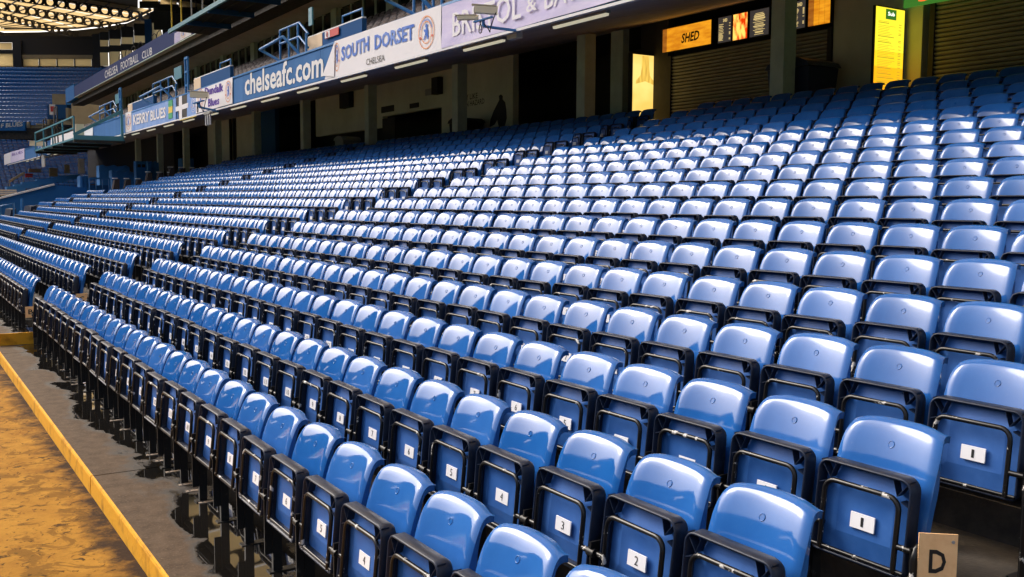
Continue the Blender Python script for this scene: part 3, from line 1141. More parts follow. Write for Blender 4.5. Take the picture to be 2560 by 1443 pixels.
menu_board(1792, 42, 108, 1829, 36, 101, 'dark menu board with yellow price list, next to the SHED sign', 'list')
menu_board(1830, 36, 101, 1869, 28, 96, 'lit picture board of red flames between two menus', 'fire')
menu_board(1871, 28, 95, 1923, 18, 84, 'dark menu board with centred yellow text beside the column', 'centred')
menu_board(1978, 5, 78, 2014, 0, 72, 'dark menu board with yellow prices past the column', 'list')
menu_board(2017, 0, 71, 2076, -8, 60, 'lit orange plank board at the end of the kiosk', 'planks')

# bottle light box, standing out from the wall and facing along the row
yb = 16.62
t = thing('bottle_light_box', 'glowing yellow light box with an amber bottle on it', 'light box', (13.6, yb, CZ + .3))
A, B = px(1583, 135, y=yb), px(1641, 139, y=yb)
zb = CZ + .25
MB().box((A.x - .03, yb + .004, zb - .03), (B.x + .03, yb + .14, A.z + .04)).build('case', 'black', t)
MB().box((A.x, yb - .004, zb), (B.x, yb + .003, A.z)).build('lit_face', 'gyellow', t)
cx, hw = (A.x + B.x) / 2 + .02, (B.x - A.x) / 2
def bottle_half(s):
    return [(0, A.z - .02), (s * .30 * hw, A.z - .02), (s * .32 * hw, A.z - .30), (s * .40 * hw, A.z - .48), (s * .78 * hw, A.z - .62), (s * .82 * hw, A.z - .70), (0, A.z - .62)]
pl = bottle_half(1) + bottle_half(-1)[::-1]
MB().add([(cx + x, yb - .006, z) for x, z in pl], [tuple(range(len(pl)))]).build('bottle_print', 'gamber', t)
MB().box((A.x + .2, yb + .14, A.z - .2), (XW, yb + .18, A.z - .12)).build('bracket', 'black', t)

# sandwich menu light box
ys_ = 9.62
t = thing('menu_light_box', 'tall glowing yellow sandwich menu light box facing along the row', 'light box', (13.4, ys_, CZ + .2))
A, B = px(2191, 15, y=ys_), px(2262, 22, y=ys_)
C_ = px(2185, 197, y=ys_)
zb = C_.z - .25
MB().box((A.x - .01, ys_ + .004, zb - .02), (B.x + .02, ys_ + .06, A.z + .02)).build('case', 'black', t)
zm = A.z - (A.z - C_.z) * .55
zs = [A.z, zm, C_.z, zb]
M['gmid'] = glow('lit_amber_menu', (.83, .52, .015), .8)
for za, zc, m in ((A.z, A.z - .6 * (A.z - C_.z), 'glemon'), (A.z - .6 * (A.z - C_.z), A.z - .82 * (A.z - C_.z), 'gmid'), (A.z - .82 * (A.z - C_.z), zb, 'gsun')):
    MB().box((A.x, ys_ - .004, zc), (B.x, ys_ + .003, za)).build('lit_face', m, t)
W = B.x - A.x
q = MB().box((A.x + .33 * W, ys_ - .008, A.z - .20), (A.x + .70 * W, ys_ - .0045, A.z - .02)).build('logo_patch', 'ggreen', t)
q = MB()
lettering(q, 'Sub', (A.x + .40 * W, ys_ - .0095, A.z - .135), (.24 * W, 0, 0), (0, 0, .07), 0, .02)
q.build('logo_lettering', 'gwhite', t)
q = MB()
z = A.z - .25
while z > zb + .05:
    head = random.random() < .25
    q.box((A.x + .08 * W, ys_ - .0065, z), (A.x + (.08 + random.uniform(.35, .62)) * W, ys_ - .0045, z + (.014 if head else .007)))
    if random.random() < .6:
        q.box((A.x + .80 * W, ys_ - .0065, z), (A.x + .90 * W, ys_ - .0045, z + .012))
    z -= .045 if head else .028
o = q.build('menu_print', 'golive', t)
o['kind'] = 'stuff'
# green kiosk header
t = thing('kiosk_header', 'lit green header sign over the right-hand shutter', 'sign', (XW, 7, 6.1))
a = on_wall(2262, 20, .02)
MB().box((XW - .06, 1.0, a.z - .01), (XW - .012, a.y, ZT - .01)).build('lit_face', 'ggreen', t)
q = MB()
lettering(q, 'Sub', (XW - .063, a.y - .30, a.z + .05), (0, -.75, 0), (0, 0, .16), 0, .02)
q.build('lettering', 'gred', t)


# bins
def bin_(x, y, s, label, m):
    t = thing('wheeled_bin', label, 'bin', (x, y, CZ))
    w_, d_, h_ = .34 * s, .28 * s, .92 * s
    MB().hexa([(x - d_ * .8, y - w_ * .8, CZ + .08), (x + d_ * .8, y - w_ * .8, CZ + .08), (x + d_ * .8, y + w_ * .8, CZ + .08), (x - d_ * .8, y + w_ * .8, CZ + .08),
               (x - d_, y - w_, CZ + h_), (x + d_, y - w_, CZ + h_), (x + d_, y + w_, CZ + h_), (x - d_, y + w_, CZ + h_)]).build('body', m, t)
    q = MB()
    n = 6
    arc = [(y + (w_ + .04) * math.cos(math.pi * i / n), CZ + h_ + .01 + .13 * s * math.sin(math.pi * i / n)) for i in range(n + 1)]
    q.prism([(x - d_ - .04, yy, zz) for yy, zz in arc], (2 * d_ + .08, 0, 0))
    q.build('lid', m, t)
    MB().tube([(x + d_ + .05, y - w_ * .8, CZ + h_ - .03), (x + d_ + .05, y + w_ * .8, CZ + h_ - .03)], .015, 6).build('handle', 'black', t)
    for s_ in (-1, 1):
        MB().tube([(x + d_ * .6, y + s_ * w_ * .62 - .03, CZ + .09), (x + d_ * .6, y + s_ * w_ * .62 + .03, CZ + .09)], .09, 10).build('wheel', 'black', t)
bin_(13.25, px(2006, 190, x=13.25).y, 1.5, 'navy wheeled bin with a domed lid in front of the shutters', 'binblue')
bin_(13.4, px(1166, 310, x=13.4).y, 1.3, 'black wheeled bin standing before the mural', 'black')
bin_(13.6, px(868, 340, x=13.6).y, 1.25, 'pale grey wheeled bin in the wide dark opening', 'grey')

# ------------------------------------------------------------------ balcony front with banners
FXF = FX - .012
bf = thing('balcony_parapet', 'long blue balcony front carrying the banners above the seats', 'balcony', (FX, 40, FZ0_))
MB().box((FX + .02, -4, FZ0_), (FX + .20, 95.2, FZ1_ - .02)).build('upstand', 'fascia', bf)
y = 15.30 - 6.2 * 3
while y < 95:
    MB().box((FX, y + .006, FZ0_ + .03), (FX + .02, min(y + 3.1, 95.2) - .006, FZ1_ - .03)).build('panel', 'fascia', bf)
    y += 3.1
MB().box((FX - .03, -4, FZ1_ - .03), (FX + .24, 95.2, FZ1_ + .02)).build('capping_rail', 'bluesteel', bf)
MB().box((FX - .04, -4, FZ0_ - .05), (FX + .05, 95.2, FZ0_ - .005)).build('bottom_trim', 'white', bf)

def fp(u, v, d=.02): return px(u, v, x=FX - d)
def flat_text(t, name, s, bl, br, tl, m, bold=.02, d=.02, X=FX, shear=0.0):
    q = MB()
    o = px(*bl, x=X - d)
    lettering(q, s, o, px(*br, x=X - d) - o, px(*tl, x=X - d) - o, 0, bold, shear=shear)
    return q.build(name, m, t)
def cloth(t, name, m, corners, X=FX, d=.012, wave=.012, nx=18, nz=6, ph=0.0):
    """rippled cloth between four photo corners (tl, tr, br, bl) on the plane X-d, with its own thickness"""
    tl, tr, br, bl = [px(*c, x=X - d) for c in corners]
    V = []
    for lay in (0, .006):
        for j in range(nz + 1):
            for i in range(nx + 1):
                a, b = i / nx, j / nz
                p = (tl * (1 - a) + tr * a) * (1 - b) + (bl * (1 - a) + br * a) * b
                wv = wave * (.5 + .5 * math.sin(a * 17 + ph + b * 3.0) * math.sin(b * 4 + a * 7 + ph)) * (0.3 + b)
                V.append((p.x - wv + lay, p.y, p.z))
    N = (nx + 1) * (nz + 1)
    q = MB()
    q.add(V, [(j * (nx + 1) + i, (j + 1) * (nx + 1) + i, (j + 1) * (nx + 1) + i + 1, j * (nx + 1) + i + 1) for j in range(nz) for i in range(nx)], 0, True)
    q.add(V[N:], [(j * (nx + 1) + i, j * (nx + 1) + i + 1, (j + 1) * (nx + 1) + i + 1, (j + 1) * (nx + 1) + i) for j in range(nz) for i in range(nx)], 0, True)
    return q.build(name, m, t)
def crest(t, u, v, ru, rv, m1='orange', m2='banblue', X=FX, d=.03):
    """round emblem: ring, dots for lettering and a rearing lion with a staff"""
    c = px(u, v, x=X - d)
    ex = px(u + ru, v - ru * .26, x=X - d) - c
    ez = px(u, v - rv, x=X - d) - c
    n = 28
    def ring(r0, r1, mt, nm, off):
        q = MB()
        vs = []
        for k in range(n):
            a = 2 * math.pi * k / n
            e = ex * math.cos(a) + ez * math.sin(a)
            vs += [c + e * r0 + Vector((-off, 0, 0)), c + e * r1 + Vector((-off, 0, 0))]
        q.add(vs, [(2 * k, 2 * k + 1, (2 * k + 3) % (2 * n), (2 * k + 2) % (2 * n)) for k in range(n)])
        return q.build(nm, mt, t)
    ring(.93, 1.0, m1, 'crest_ring', 0)
    ring(.62, .68, m1, 'crest_ring', 0)
    q = MB()
    for k in range(16):
        a = math.radians(20 + k * 9.3) if k < 16 else 0
        e = ex * math.cos(a) + ez * math.sin(a)
        q.hexa([c + e * .74 + Vector((-.001, 0, 0)) + ex * dx + ez * dz + Vector((lx, 0, 0)) for lx in (0, .0006) for dx, dz in ((-.03, -.04), (.03, -.04), (.03, .08), (-.03, .08))])
    q.build('crest_lettering', m2, t)
    for a in (200, 340):
        q = MB()
        e = ex * math.cos(math.radians(a)) + ez * math.sin(math.radians(a))
        q.hexa([c + e * .81 + Vector((-.001, 0, 0)) + ex * dx + ez * dz + Vector((lx, 0, 0)) for lx in (0, .0006) for dx, dz in ((-.09, -.07), (.09, -.07), (.09, .07), (-.09, .07))])
        q.build('crest_rose', 'red', t)
    lion = [(-.05, .48), (.10, .52), (.20, .42), (.12, .30), (.20, .18), (.26, .02), (.20, -.12), (.32, -.25), (.20, -.42), (.08, -.42), (.12, -.28), (.0, -.16), (-.14, -.30), (-.22, -.46), (-.34, -.42), (-.22, -.22), (-.10, -.02), (-.22, .05), (-.30, .18), (-.16, .20), (-.08, .16), (-.02, .28), (-.12, .34)]
    q = MB()
    q.add([c + ex * a + ez * b + Vector((-.001, 0, 0)) for a, b in lion], [tuple(range(len(lion)))])
    q.build('crest_lion', m2, t)

# chelseafc.com panel lettering
t = thing('fascia_lettering', 'large white chelseafc.com lettering on the blue balcony front', 'lettering', tuple(fp(612, 240)))
flat_text(t, 'letters', 'chelseafc.com', (612, 240), (808, 191.5), (612, 184), 'white', .022, .014)
# South Dorset
t = thing('supporter_banner', 'white banner with blue SOUTH DORSET lettering and a round crest', 'banner', tuple(fp(826, 190)))
cloth(t, 'cloth', 'banner', ((838, 103), (1103, 12), (1103, 127), (812, 199)), d=.03, wave=.008)
flat_text(t, 'headline', 'SOUTH', (853, 154), (922, 127), (853, 118), 'banblue', .03, .046)
flat_text(t, 'headline', 'DORSET', (936, 125), (1035, 99), (936, 88), 'banblue', .03, .046)
flat_text(t, 'subtitle', 'CHELSEA', (915, 163.5), (961, 152), (915, 148), 'ink', 0, .046)
crest(t, 1065, 81, 20, 42, d=.046)
crest(t, 842, 143, 7, 36, d=.046)
q = MB()
fl = [(838, 103), (836, 192), (807, 190)]
q.prism([fp(u, v, .05) for u, v in fl], (-.012, 0, 0))
q.build('folded_corner', 'banner', t)
# Bristol & Bath
t = thing('supporter_banner', 'sagging lavender banner with white BRISTOL lettering', 'banner', tuple(fp(1110, 110)))
cloth(t, 'cloth', 'lav', ((1106, 10), (1720, -175), (1720, -48), (1106, 122)), d=.02, wave=.026, nx=40, nz=10, ph=1.3)
flat_text(t, 'headline', 'BRISTOL', (1131, 93), (1302, 45), (1131, 33), 'banner', .01, .058)
flat_text(t, 'headline', '&', (1315, 33), (1342, 24), (1315, -3), 'banner', .01, .058)
flat_text(t, 'headline', 'BATH', (1361, 24), (1480, -14), (1361, -30), 'banner', .01, .058)
# Dundalk
t = thing('supporter_banner', 'white banner with violet Dundalk Blues lettering', 'banner', tuple(fp(492, 290)))
cloth(t, 'cloth', 'banner', ((490, 228), (581, 193), (581, 259), (490, 284)), d=.03)
flat_text(t, 'headline', 'Dundalk', (512, 240), (558, 228), (512, 220), 'banpurple', .03, .046)
flat_text(t, 'headline', 'Blues', (520, 268), (548, 261), (520, 248), 'banpurple', .03, .046)
crest(t, 570, 229, 8, 27, d=.047)
crest(t, 501, 246, 7, 24, d=.047)
# black and white cross flag with blue crest half
t = thing('supporter_flag', 'black flag with a white cross, its right half pale blue', 'flag', tuple(fp(440, 300)))
cloth(t, 'cloth', 'darkwall', ((440, 245), (470, 233), (470, 296), (448, 300)), d=.02, nx=6)
cloth(t, 'blue_half', 'banpale', ((468, 234), (491, 226), (491, 290), (468, 296)), d=.022, nx=6)
cloth(t, 'cross_bar', 'banner', ((447, 242), (455, 239), (455, 299), (448, 301)), d=.037, nx=3, wave=.002)
cloth(t, 'cross_bar', 'banner', ((439, 268), (470, 257), (470, 269), (439, 280)), d=.037, nx=3, wave=.002)
cloth(t, 'yellow_hem', 'flagyellow', ((448, 299), (491, 288), (491, 291), (448, 302)), d=.036, nx=3, wave=.002)
crest(t, 483, 262, 6, 19, 'banner', 'banner', d=.042)
# Kerry Blues
t = thing('supporter_banner', 'pale blue banner with white KERRY BLUES lettering', 'banner', tuple(fp(312, 330)))
cloth(t, 'cloth', 'banpale', ((312, 283), (440, 243), (440, 301), (314, 332)), d=.02)
cloth(t, 'white_end', 'banner', ((312, 283), (328, 278), (329, 328), (314, 332)), d=.036, nx=4, wave=.002)
flat_text(t, 'headline', 'KERRY', (333, 313), (373, 304), (333, 288), 'banner', .03, .042)
flat_text(t, 'headline', 'BLUES', (376, 303), (414, 294), (376, 277), 'banner', .03, .042)
crest(t, 321, 305, 6, 19, d=.044)
for (va, vb, m) in ((252, 268, 'green'), (266, 284, 'flagyellow'), (282, 298, 'green')):
    cloth(t, 'stripe', m, ((421, va), (431, va - 3), (431, vb - 3), (421, vb)), d=.04, nx=3, wave=.002)
# banners at the far end
t = thing('supporter_banner', 'plain white banner half hidden by the teal gantry', 'banner', tuple(fp(130, 380)))
cloth(t, 'cloth', 'banner', ((127, 346), (232, 312), (232, 352), (127, 384)), d=.03)
t = thing('fascia_lettering', 'small white chelseafc.com lettering near the far corner', 'lettering', tuple(fp(88, 383)))
flat_text(t, 'letters', 'chelseafc.com', (88, 383), (120, 374), (88, 369), 'white', .022, .014)
t = thing('supporter_banner', 'pinkish banner with violet writing at the far corner', 'banner', tuple(fp(28, 400)))
cloth(t, 'cloth', 'lav', ((27, 380), (61, 371), (61, 398), (27, 408)), d=.03, nx=6)
flat_text(t, 'writing', 'BLUES', (30, 390), (57, 383), (30, 384), 'banpurple', .01, .045)
t = thing('supporter_banner', 'white banner at the very end of the balcony', 'banner', tuple(fp(10, 410)))
cloth(t, 'cloth', 'banner', ((10, 387), (28, 380), (28, 407), (11, 413)), d=.03, nx=5)


# ------------------------------------------------------------------ CCTV clusters on arms
def cctv(u, v, X, sc, label, items):
    o = px(u, v, x=X)
    base = px(u, v, x=X)
    t = thing('security_camera', label, 'camera', tuple(o))
    return t, o
def housing(t, c, ax, ln, wd, ht):
    ax = Vector(ax).normalized()
    sd_ = ax.cross(Vector((0, 0, 1))).normalized()
    up_ = sd_.cross(ax)
    q = MB()
    prof = [(-.5, -.45), (.5, -.45), (.5, .3), (.38, .5), (-.38, .5), (-.5, .3)]
    q.prism([c + sd_ * (a * wd) + up_ * (b * ht) for a, b in prof], ax * ln)
    q.build('housing', 'camera', t)
    q = MB()
    q.hexa([c - ax * ln * .12 + sd_ * (a * wd) + up_ * (b * ht) + ax * e for b in (.52, .60) for a, e in ((-.56, 0), (.56, 0), (.56, ln * 1.05), (-.56, ln * 1.05))])
    q.build('sunshield', 'camera', t)
    q = MB()
    q.tube([c - ax * .004, c + ax * .01], ht * .33, 10)
    q.build('lens', 'black', t)
def camera_arm(root_u, root_v, tip_u, tip_v, X0, X1, label, two=True, sc=1.0, s2=1):
    a, b = px(root_u, root_v, x=X0), px(tip_u, tip_v, x=X1)
    t = thing('security_camera', label, 'camera', tuple(a))
    MB().bar(a, b, .06 * sc, .05 * sc).build('arm', 'bluesteel', t)
    MB().tube([b, b + Vector((0, 0, .13 * sc))], .035 * sc, 8).build('post', 'bluesteel', t)
    top = b + Vector((0, 0, .13 * sc))
    MB().bar(top + Vector((-.1, .22, -.02)) * sc, top + Vector((.05, -.30, .03)) * sc, .06 * sc, .03 * sc).build('cross_bar', 'bluesteel', t)
    housing(t, top + Vector((-.24, -.02, .20)) * sc, Vector((.95, -.50, -.05)), .50 * sc, .15 * sc, .17 * sc)
    if two:
        housing(t, top + Vector((-.34, .52, .09)) * sc, Vector((.75, -.62, .0)), .46 * sc, .13 * sc, .10 * sc)
    for (e, f, dp) in ((Vector((.12, -.33, .12)), Vector((.02, .0, -.06)), .30), (Vector((-.02, .05, .0)), Vector((-.03, .10, -.02)), .26)):
        p0, p1 = top + e * sc, top + f * sc
        pts = []
        for i in range(9):
            s_ = i / 8
            pts.append(p0.lerp(p1, s_) - Vector((0, 0, dp * sc * math.sin(math.pi * s_))) + Vector((0, .08 * sc * math.sin(2 * math.pi * s_), 0)))
        MB().tube(pts, .012 * sc, 6).build('cable', 'cable', t)
    return t
camera_arm(1300, 78, 1208, 66, 7.45, 6.75, 'pair of cream security cameras on a blue arm before the lavender banner', True, .78)
camera_arm(545, 278, 498, 268, 7.45, 6.8, 'cream security camera on a bracket before the Dundalk banner', False, 1.15)
camera_arm(125, 390, 95, 383, 7.45, 6.6, 'small cream security camera near the far corner', False, 1.8)
for (u, v, label) in ((520, 286, 'row of three white aerials hanging below the Dundalk banner'), (108, 392, 'row of three white aerials below the far security camera')):
    a = px(u, v, x=7.3)
    t = thing('aerial_bracket', label, 'aerial', tuple(a))
    s_ = 1.0 if u > 300 else 1.9
    MB().box((7.25, a.y - .35 * s_, a.z + .0), (7.35, a.y + .35 * s_, a.z + .08 * s_)).build('bracket', 'grey', t)
    for k in (-1, 0, 1):
        MB().tube([(7.3, a.y + k * .26 * s_, a.z), (7.3, a.y + k * .26 * s_, a.z - .36 * s_)], .028 * s_, 6).build('aerial', 'white', t)
tb = px(1289, 88, x=7.7)
t = thing('junction_box', 'small white junction box under the balcony front', 'box', tuple(tb))
MB().box((7.62, tb.y - .16, tb.z - .07), (7.74, tb.y + .16, tb.z + .05)).build('case', 'white', t)
MB().box((7.612, tb.y - .12, tb.z + .01), (7.6195, tb.y + .12, tb.z + .035)).build('slot', 'black', t)
# ------------------------------------------------------------------ balcony tier above
MID = [(8.4, 6.19), (9.2, 6.60), (10.0, 7.01), (10.8, 7.42), (11.6, 7.84), (12.4, 8.26)]
q = MB()
for x, zt in MID:
    q.box((x - .5, -2, zt - .93), (x + .301, 78, zt - .82))
    q.box((x - .5, -2, zt - 1.22 if x > 8.5 else zt - .95), (x - .42, 78, zt - .931))
q.box((7.62, -2, 5.28), (7.9, 78, 5.36))
struct('balcony_terrace', q, 'terrace')
def mid_seat_mesh():
    b = MB()
    pr = [(-.13, .36), (-.10, .60), (-.06, .76), (0, .82), (.03, .80)]
    V = []
    for x, z in pr:
        f = 1 - .22 * max(0, (z - .62) / .2) ** 2
        V += [(x + .012, -.215 * f, z - .01), (x - .006, -.10 * f, z), (x - .006, .10 * f, z), (x + .012, .215 * f, z - .01)]
    b.add(V, [(j * 4 + i + 1, j * 4 + i, j * 4 + 4 + i, j * 4 + 5 + i) for j in range(4) for i in range(3)], 0, True)
    b.box((-.21, -.20, .30), (-.15, .20, .64))
    b.box((-.16, -.03, 0), (-.11, .03, .40))
    return b
mm = mid_seat_mesh()
mme = mm.mesh('balcony_seat', 'midseat')
cand = []
for ri, (x, zt) in enumerate(MID):
    y = 13.0 + .1 * ri
    while y < 78:
        u, v, d = to_px((x, y, zt))
        if v > -20 and u > 120:
            cand.append((d, x, y, zt - .82))
        y += .50
cand.sort()
for d, x, y, z in cand[:300]:
    o = obj('spectator_chair', mme, None, (x, y, z))
    tag(o, 'dark seat on the balcony tier above the banners', 'seat', 'dark seats of the balcony tier')
V_ = np.array(mm.v, dtype=np.float32)
tag(scatter('balcony_seats_further_off', [((V_, mm.f, mm.m, mm.s), [(x, y, z, 0) for d, x, y, z in cand[300:]])], ['midseat']),
    'further dark seats of the balcony tier running out of sight', 'seats', None, 'stuff')

# glazed boxes at the back of the balcony
XB = 13.0
gw = thing('box_front', 'long row of dark box windows between pale piers behind the balcony seats', 'windows', (XB, 40, 8.2))
MB().box((XB + .12, 0, 7.3), (XB + .3, 80, 9.3)).build('back_panel', 'darkwall', gw)
ZL, ZH = 7.5, 9.28
yy = 14.0
k = 0
while yy < 78:
    MB().box((XB - .10, yy, ZL), (XB + .12, yy + .55, ZH)).build('pier', 'mullion', gw)
    for j in range(4):
        a = yy + .55 + j * 1.08
        MB().box((XB + .05, a + .03, ZL), (XB + .08, a + 1.05, ZH - .06)).build('pane', 'glass', gw)
        MB().box((XB - .01, a + 1.05, ZL), (XB + .119, a + 1.11, ZH)).build('mullion', 'mullion', gw)
    yy += .55 + 4 * 1.08 + .06
    k += 1

# upper tier: front, soffit, lights
UX = 10.5
ub0, ub1 = px(203, 234.5, x=UX), px(480, 88, x=UX)
ut0 = px(203, 205, x=UX)
UZ0, UZ1, UYE = ub1.z, ut0.z, px(186, 243, x=UX).y
uf = thing('upper_parapet', 'slate blue front of the upper tier with white club name lettering', 'balcony', (UX, 50, UZ0))
MB().box((UX + .02, 8, UZ0), (UX + .25, UYE, UZ1)).build('upstand', 'fasciadark', uf)
y = 8.0
while y < UYE - 1:
    MB().box((UX, y + .01, UZ0 + .02), (UX + .02, min(y + 4.0, UYE) - .01, UZ1 - .02)).build('panel', 'fasciadark', uf)
    y += 4.0
MB().box((UX - .03, 8, UZ0 - .05), (UX + .05, UYE, UZ0 - .004)).build('bottom_trim', 'column', uf)
MB().box((UX - .02, UYE, UZ0 - .1), (UX + .6, UYE + 4.0, UZ1 + .15)).build('end_block', 'deepblue', uf)
for s, bl, br, tl in (('CHELSEA', (262, 197), (294.5, 181), (262, 178)), ('FOOTBALL', (302, 176), (346, 154), (302, 156.5)), ('CLUB', (355, 149), (380, 137), (355, 130))):
    flat_text(uf, 'lettering', s, bl, br, tl, 'white', .01, .006, X=UX)
t = thing('supporter_banner', 'small white banner with a crest tied to the upper tier front', 'banner', tuple(px(440, 108, x=UX)))
cloth(t, 'cloth', 'banner', ((436, 84), (478, 62), (478, 87), (436, 110)), X=UX, d=.03, nx=6)
cloth(t, 'blue_end', 'lav', ((436, 84), (450, 77), (450, 102), (436, 110)), X=UX, d=.045, nx=3, wave=.002)
crest(t, 458, 85, 5, 10, X=UX, d=.05)
us = struct('upper_soffit', MB().hexa([(UX + .02, 6, UZ0 - .0), (XB + .3, 6, 9.30), (XB + .3, UYE + 3, 9.30), (UX + .02, UYE + 3, UZ0 - .0),
                                       (UX + .02, 6, UZ0 + .5), (XB + .3, 6, 9.9), (XB + .3, UYE + 3, 9.9), (UX + .02, UYE + 3, UZ0 + .5)]), 'soffit')
ux = [207.9, 226.2, 241.2, 257, 274.4, 293.6, 312.7, 339.3, 360.9, 385.9, 408, 440, 473]
for k, u in enumerate(ux):
    v = 237.8 - (u - 207.9) * .5222 - 0.0
    y = px(u, v + 2, x=UX + .35).y
    batten(UX + .4, y, UZ0 - .075, 1.4, 'white strip light under the upper tier front', 'strip lights under the upper tier', k)
# hoop rails along the upper front
for k, u in enumerate((302, 318, 334, 351, 385, 398)):
    p = px(u, 205 - (u - 203) * .533, x=UX + .12)
    t = thing('hoop_rail', 'thin hoop rail standing on the upper tier front', 'rail', tuple(p), 'hoop rails on the upper tier')
    n = 8
    pts = [(UX + .12, p.y + .55, UZ1)] + [(UX + .12, p.y + .55 * math.cos(math.pi * i / n), UZ1 + .12 + .24 * math.sin(math.pi * i / n)) for i in range(n + 1)] + [(UX + .12, p.y - .55, UZ1)]
    MB().tube(pts, .022, 6).build('hoop', 'black', t)
# upper tier terrace above (seen only as a dark mass)
q = MB()
for r in range(14):
    q.box((UX + .3 + r * .8, 6, UZ1 - 1.2 + r * .45), (UX + 1.1 + r * .8, UYE + 3, UZ1 - .5 + r * .45))
struct('upper_terrace', q, 'terrace')

# vomitory walls and guard cages along the balcony front
def vomitory(u_cream, u_wall, u_end, v_cream, v_end, i, sign=False):
    X = 7.85
    a, b, c = px(u_cream, v_cream, x=X), px(u_wall, v_cream, x=X), px(u_end, v_end, x=X)
    lab = ['blue vomitory wall with a cream end panel and red sign, above SOUTH DORSET', 'blue vomitory wall with a cream end panel above the Dundalk banner', 'blue vomitory wall with a cream end panel above the Kerry banner'][i]
    t = thing('vomitory_wall', lab, 'wall', (X, b.y, FZ1_))
    zt = px(u_wall, v_cream - (u_wall - u_cream) * abs(v_cream - v_end) / (u_end - u_cream), x=X).z
    MB().box((X, c.y, FZ1_ + .021), (X + .12, b.y, zt)).build('wall_panel', 'parapet', t)
    MB().box((X - .01, b.y, FZ1_ + .021), (X + .11, a.y, zt - .002)).build('end_panel', 'creampanel', t)
    MB().bar((X + .06, a.y, zt + .02), (X + .06, c.y, zt + .02), .10, .035).build('coping', 'white', t)
    MB().tube([(X + .06, c.y + .1, zt + .03), (X + .06, c.y + .1, zt + .24), (X + .06, c.y + 1.3, zt + .24), (X + .06, c.y + 1.3, zt + .03)], .025, 6).build('handrail', 'bluesteel', t)
    if sign:
        p, q_ = px(812, 89, x=X - .05), px(846, 89, x=X - .05)
        q = MB().box((X - .05, q_.y, p.z - .09), (X - .03, p.y, p.z + .09))
        q.build('sign_board', 'red', t)
        MB().box((X - .056, p.y - (p.y - q_.y) * .38, p.z - .08), (X - .051, p.y - .02, p.z + .08)).build('pictogram_panel', 'white', t)
        c0 = Vector((X - .058, p.y - (p.y - q_.y) * .20, p.z))
        q = MB()
        q.tube([c0 + Vector((0, .06 * math.cos(2 * math.pi * k / 12), .06 * math.sin(2 * math.pi * k / 12))) for k in range(13)], .010, 5, caps=False)
        q.bar(c0 + Vector((0, .04, -.04)), c0 + Vector((0, -.04, .04)), .016, .012)
        q.build('prohibition_ring', 'red', t)
def cage(u0, v0, u1, v1, i):
    X = 7.66
    a, b = px(u0, v0, x=X), px(u1, v1, x=X)
    y1, y0 = a.y, b.y
    zb, zt = FZ1_ + .02, FZ1_ + .95
    t = thing('guard_cage', ['blue tubular guard cage left of the SOUTH DORSET banner', 'blue tubular guard cage above the black and white flag', 'blue tubular guard cage behind the teal gantry', 'blue tubular guard cage over the lavender banner'][i], 'railing', (X, (y0 + y1) / 2, zb))
    r = .032
    for z in (zt, (zb + zt) / 2 + .1):
        MB().tube([(X, y1, z), (X, y0 + .5, z), (X + .05, y0, z - .35)], r, 6).build('rail', 'bluesteel', t)
    for f in (0, .35, .7, 1):
        MB().tube([(X, y1 + (y0 - y1) * f, zb), (X, y1 + (y0 - y1) * f, zt if f < 1 else zt - .35)], r, 6).build('post', 'bluesteel', t)
    MB().tube([(X - .45, y1 + .4, zb + .42), (X - .45, y0 + .5, zb + .52), (X, y0 + .3, zb)], r * 1.3, 6).build('raking_rail', 'bluesteel', t)
    MB().tube([(X - .45, y1 + .4, zb + .42), (X, y1 - .3, zb)], r * 1.3, 6).build('raking_strut', 'bluesteel', t)
    MB().box((X + .3, y1 - .4 + (y0 - y1) * .5, zt - .05), (X + .34, y0 + .35, zt + .42)).build('clear_screen', 'teal', t)
vomitory(769, 806, 905, 95, 47, 0, True)
vomitory(485, 502, 575, 200, 163, 1)
vomitory(320, 331, 385, 263, 240, 2)
cage(701, 142, 766, 118, 0)
cage(384, 257, 440, 232, 1)
cage(250, 300, 290, 288, 2)
cage(1035, 20, 1105, 0, 3)
for i, (u, v, lab) in enumerate(((468, 228, 'slim blue gate post above the black and white flag'), (302, 283, 'slim blue gate post left of the Kerry banner'))):
    p = px(u, v, x=7.8)
    t = thing('gate_post', lab, 'post', (7.8, p.y, FZ1_))
    MB().box((7.77, p.y - .22, FZ1_ + .02), (7.83, p.y - .14, FZ1_ + 1.5)).build('upright', 'bluesteel', t)
    MB().box((7.77, p.y + .14, FZ1_ + .02), (7.83, p.y + .22, FZ1_ + 1.5)).build('upright', 'bluesteel', t)
    for z in (.5, 1.0, 1.5):
        MB().box((7.771, p.y - .14, FZ1_ + z - .08), (7.829, p.y + .14, FZ1_ + z)).build('crosspiece', 'bluesteel', t)

# ------------------------------------------------------------------ gantries
# upper gantry, hung from the upper tier front
zg = px(523, 88, x=UX - .05).z
o0, o1 = px(420, 76.5, z=zg), px(557, 0, z=zg)
i0, i1 = px(523, 88, z=zg), px(690, 5, z=zg)
xo = (o0.x + o1.x) / 2
xi = UX - .05
ya, yb_ = max(o0.y, i0.y), 24.0
ya = o0.y
t = thing('camera_gantry', 'dark steel gantry hanging from the upper tier with thin rails on it', 'gantry', (xi, ya, zg))
MB().hexa([(xo, ya, zg), (xi, i0.y, zg), (xi, yb_, zg), (xo, yb_, zg), (xo, ya, zg + .06), (xi, i0.y, zg + .06), (xi, yb_, zg + .06), (xo, yb_, zg + .06)]).build('deck', 'black', t)
MB().bar((xo, ya, zg - .05), (xo, yb_, zg - .05), .1, .16).build('edge_beam', 'teal', t)
for k in range(1, 6):
    y = ya - (ya - yb_) * k / 6
    MB().bar((xo, y, zg - .1), (xi, y, zg - .1), .14, .18).build('cross_beam', 'parapet', t)
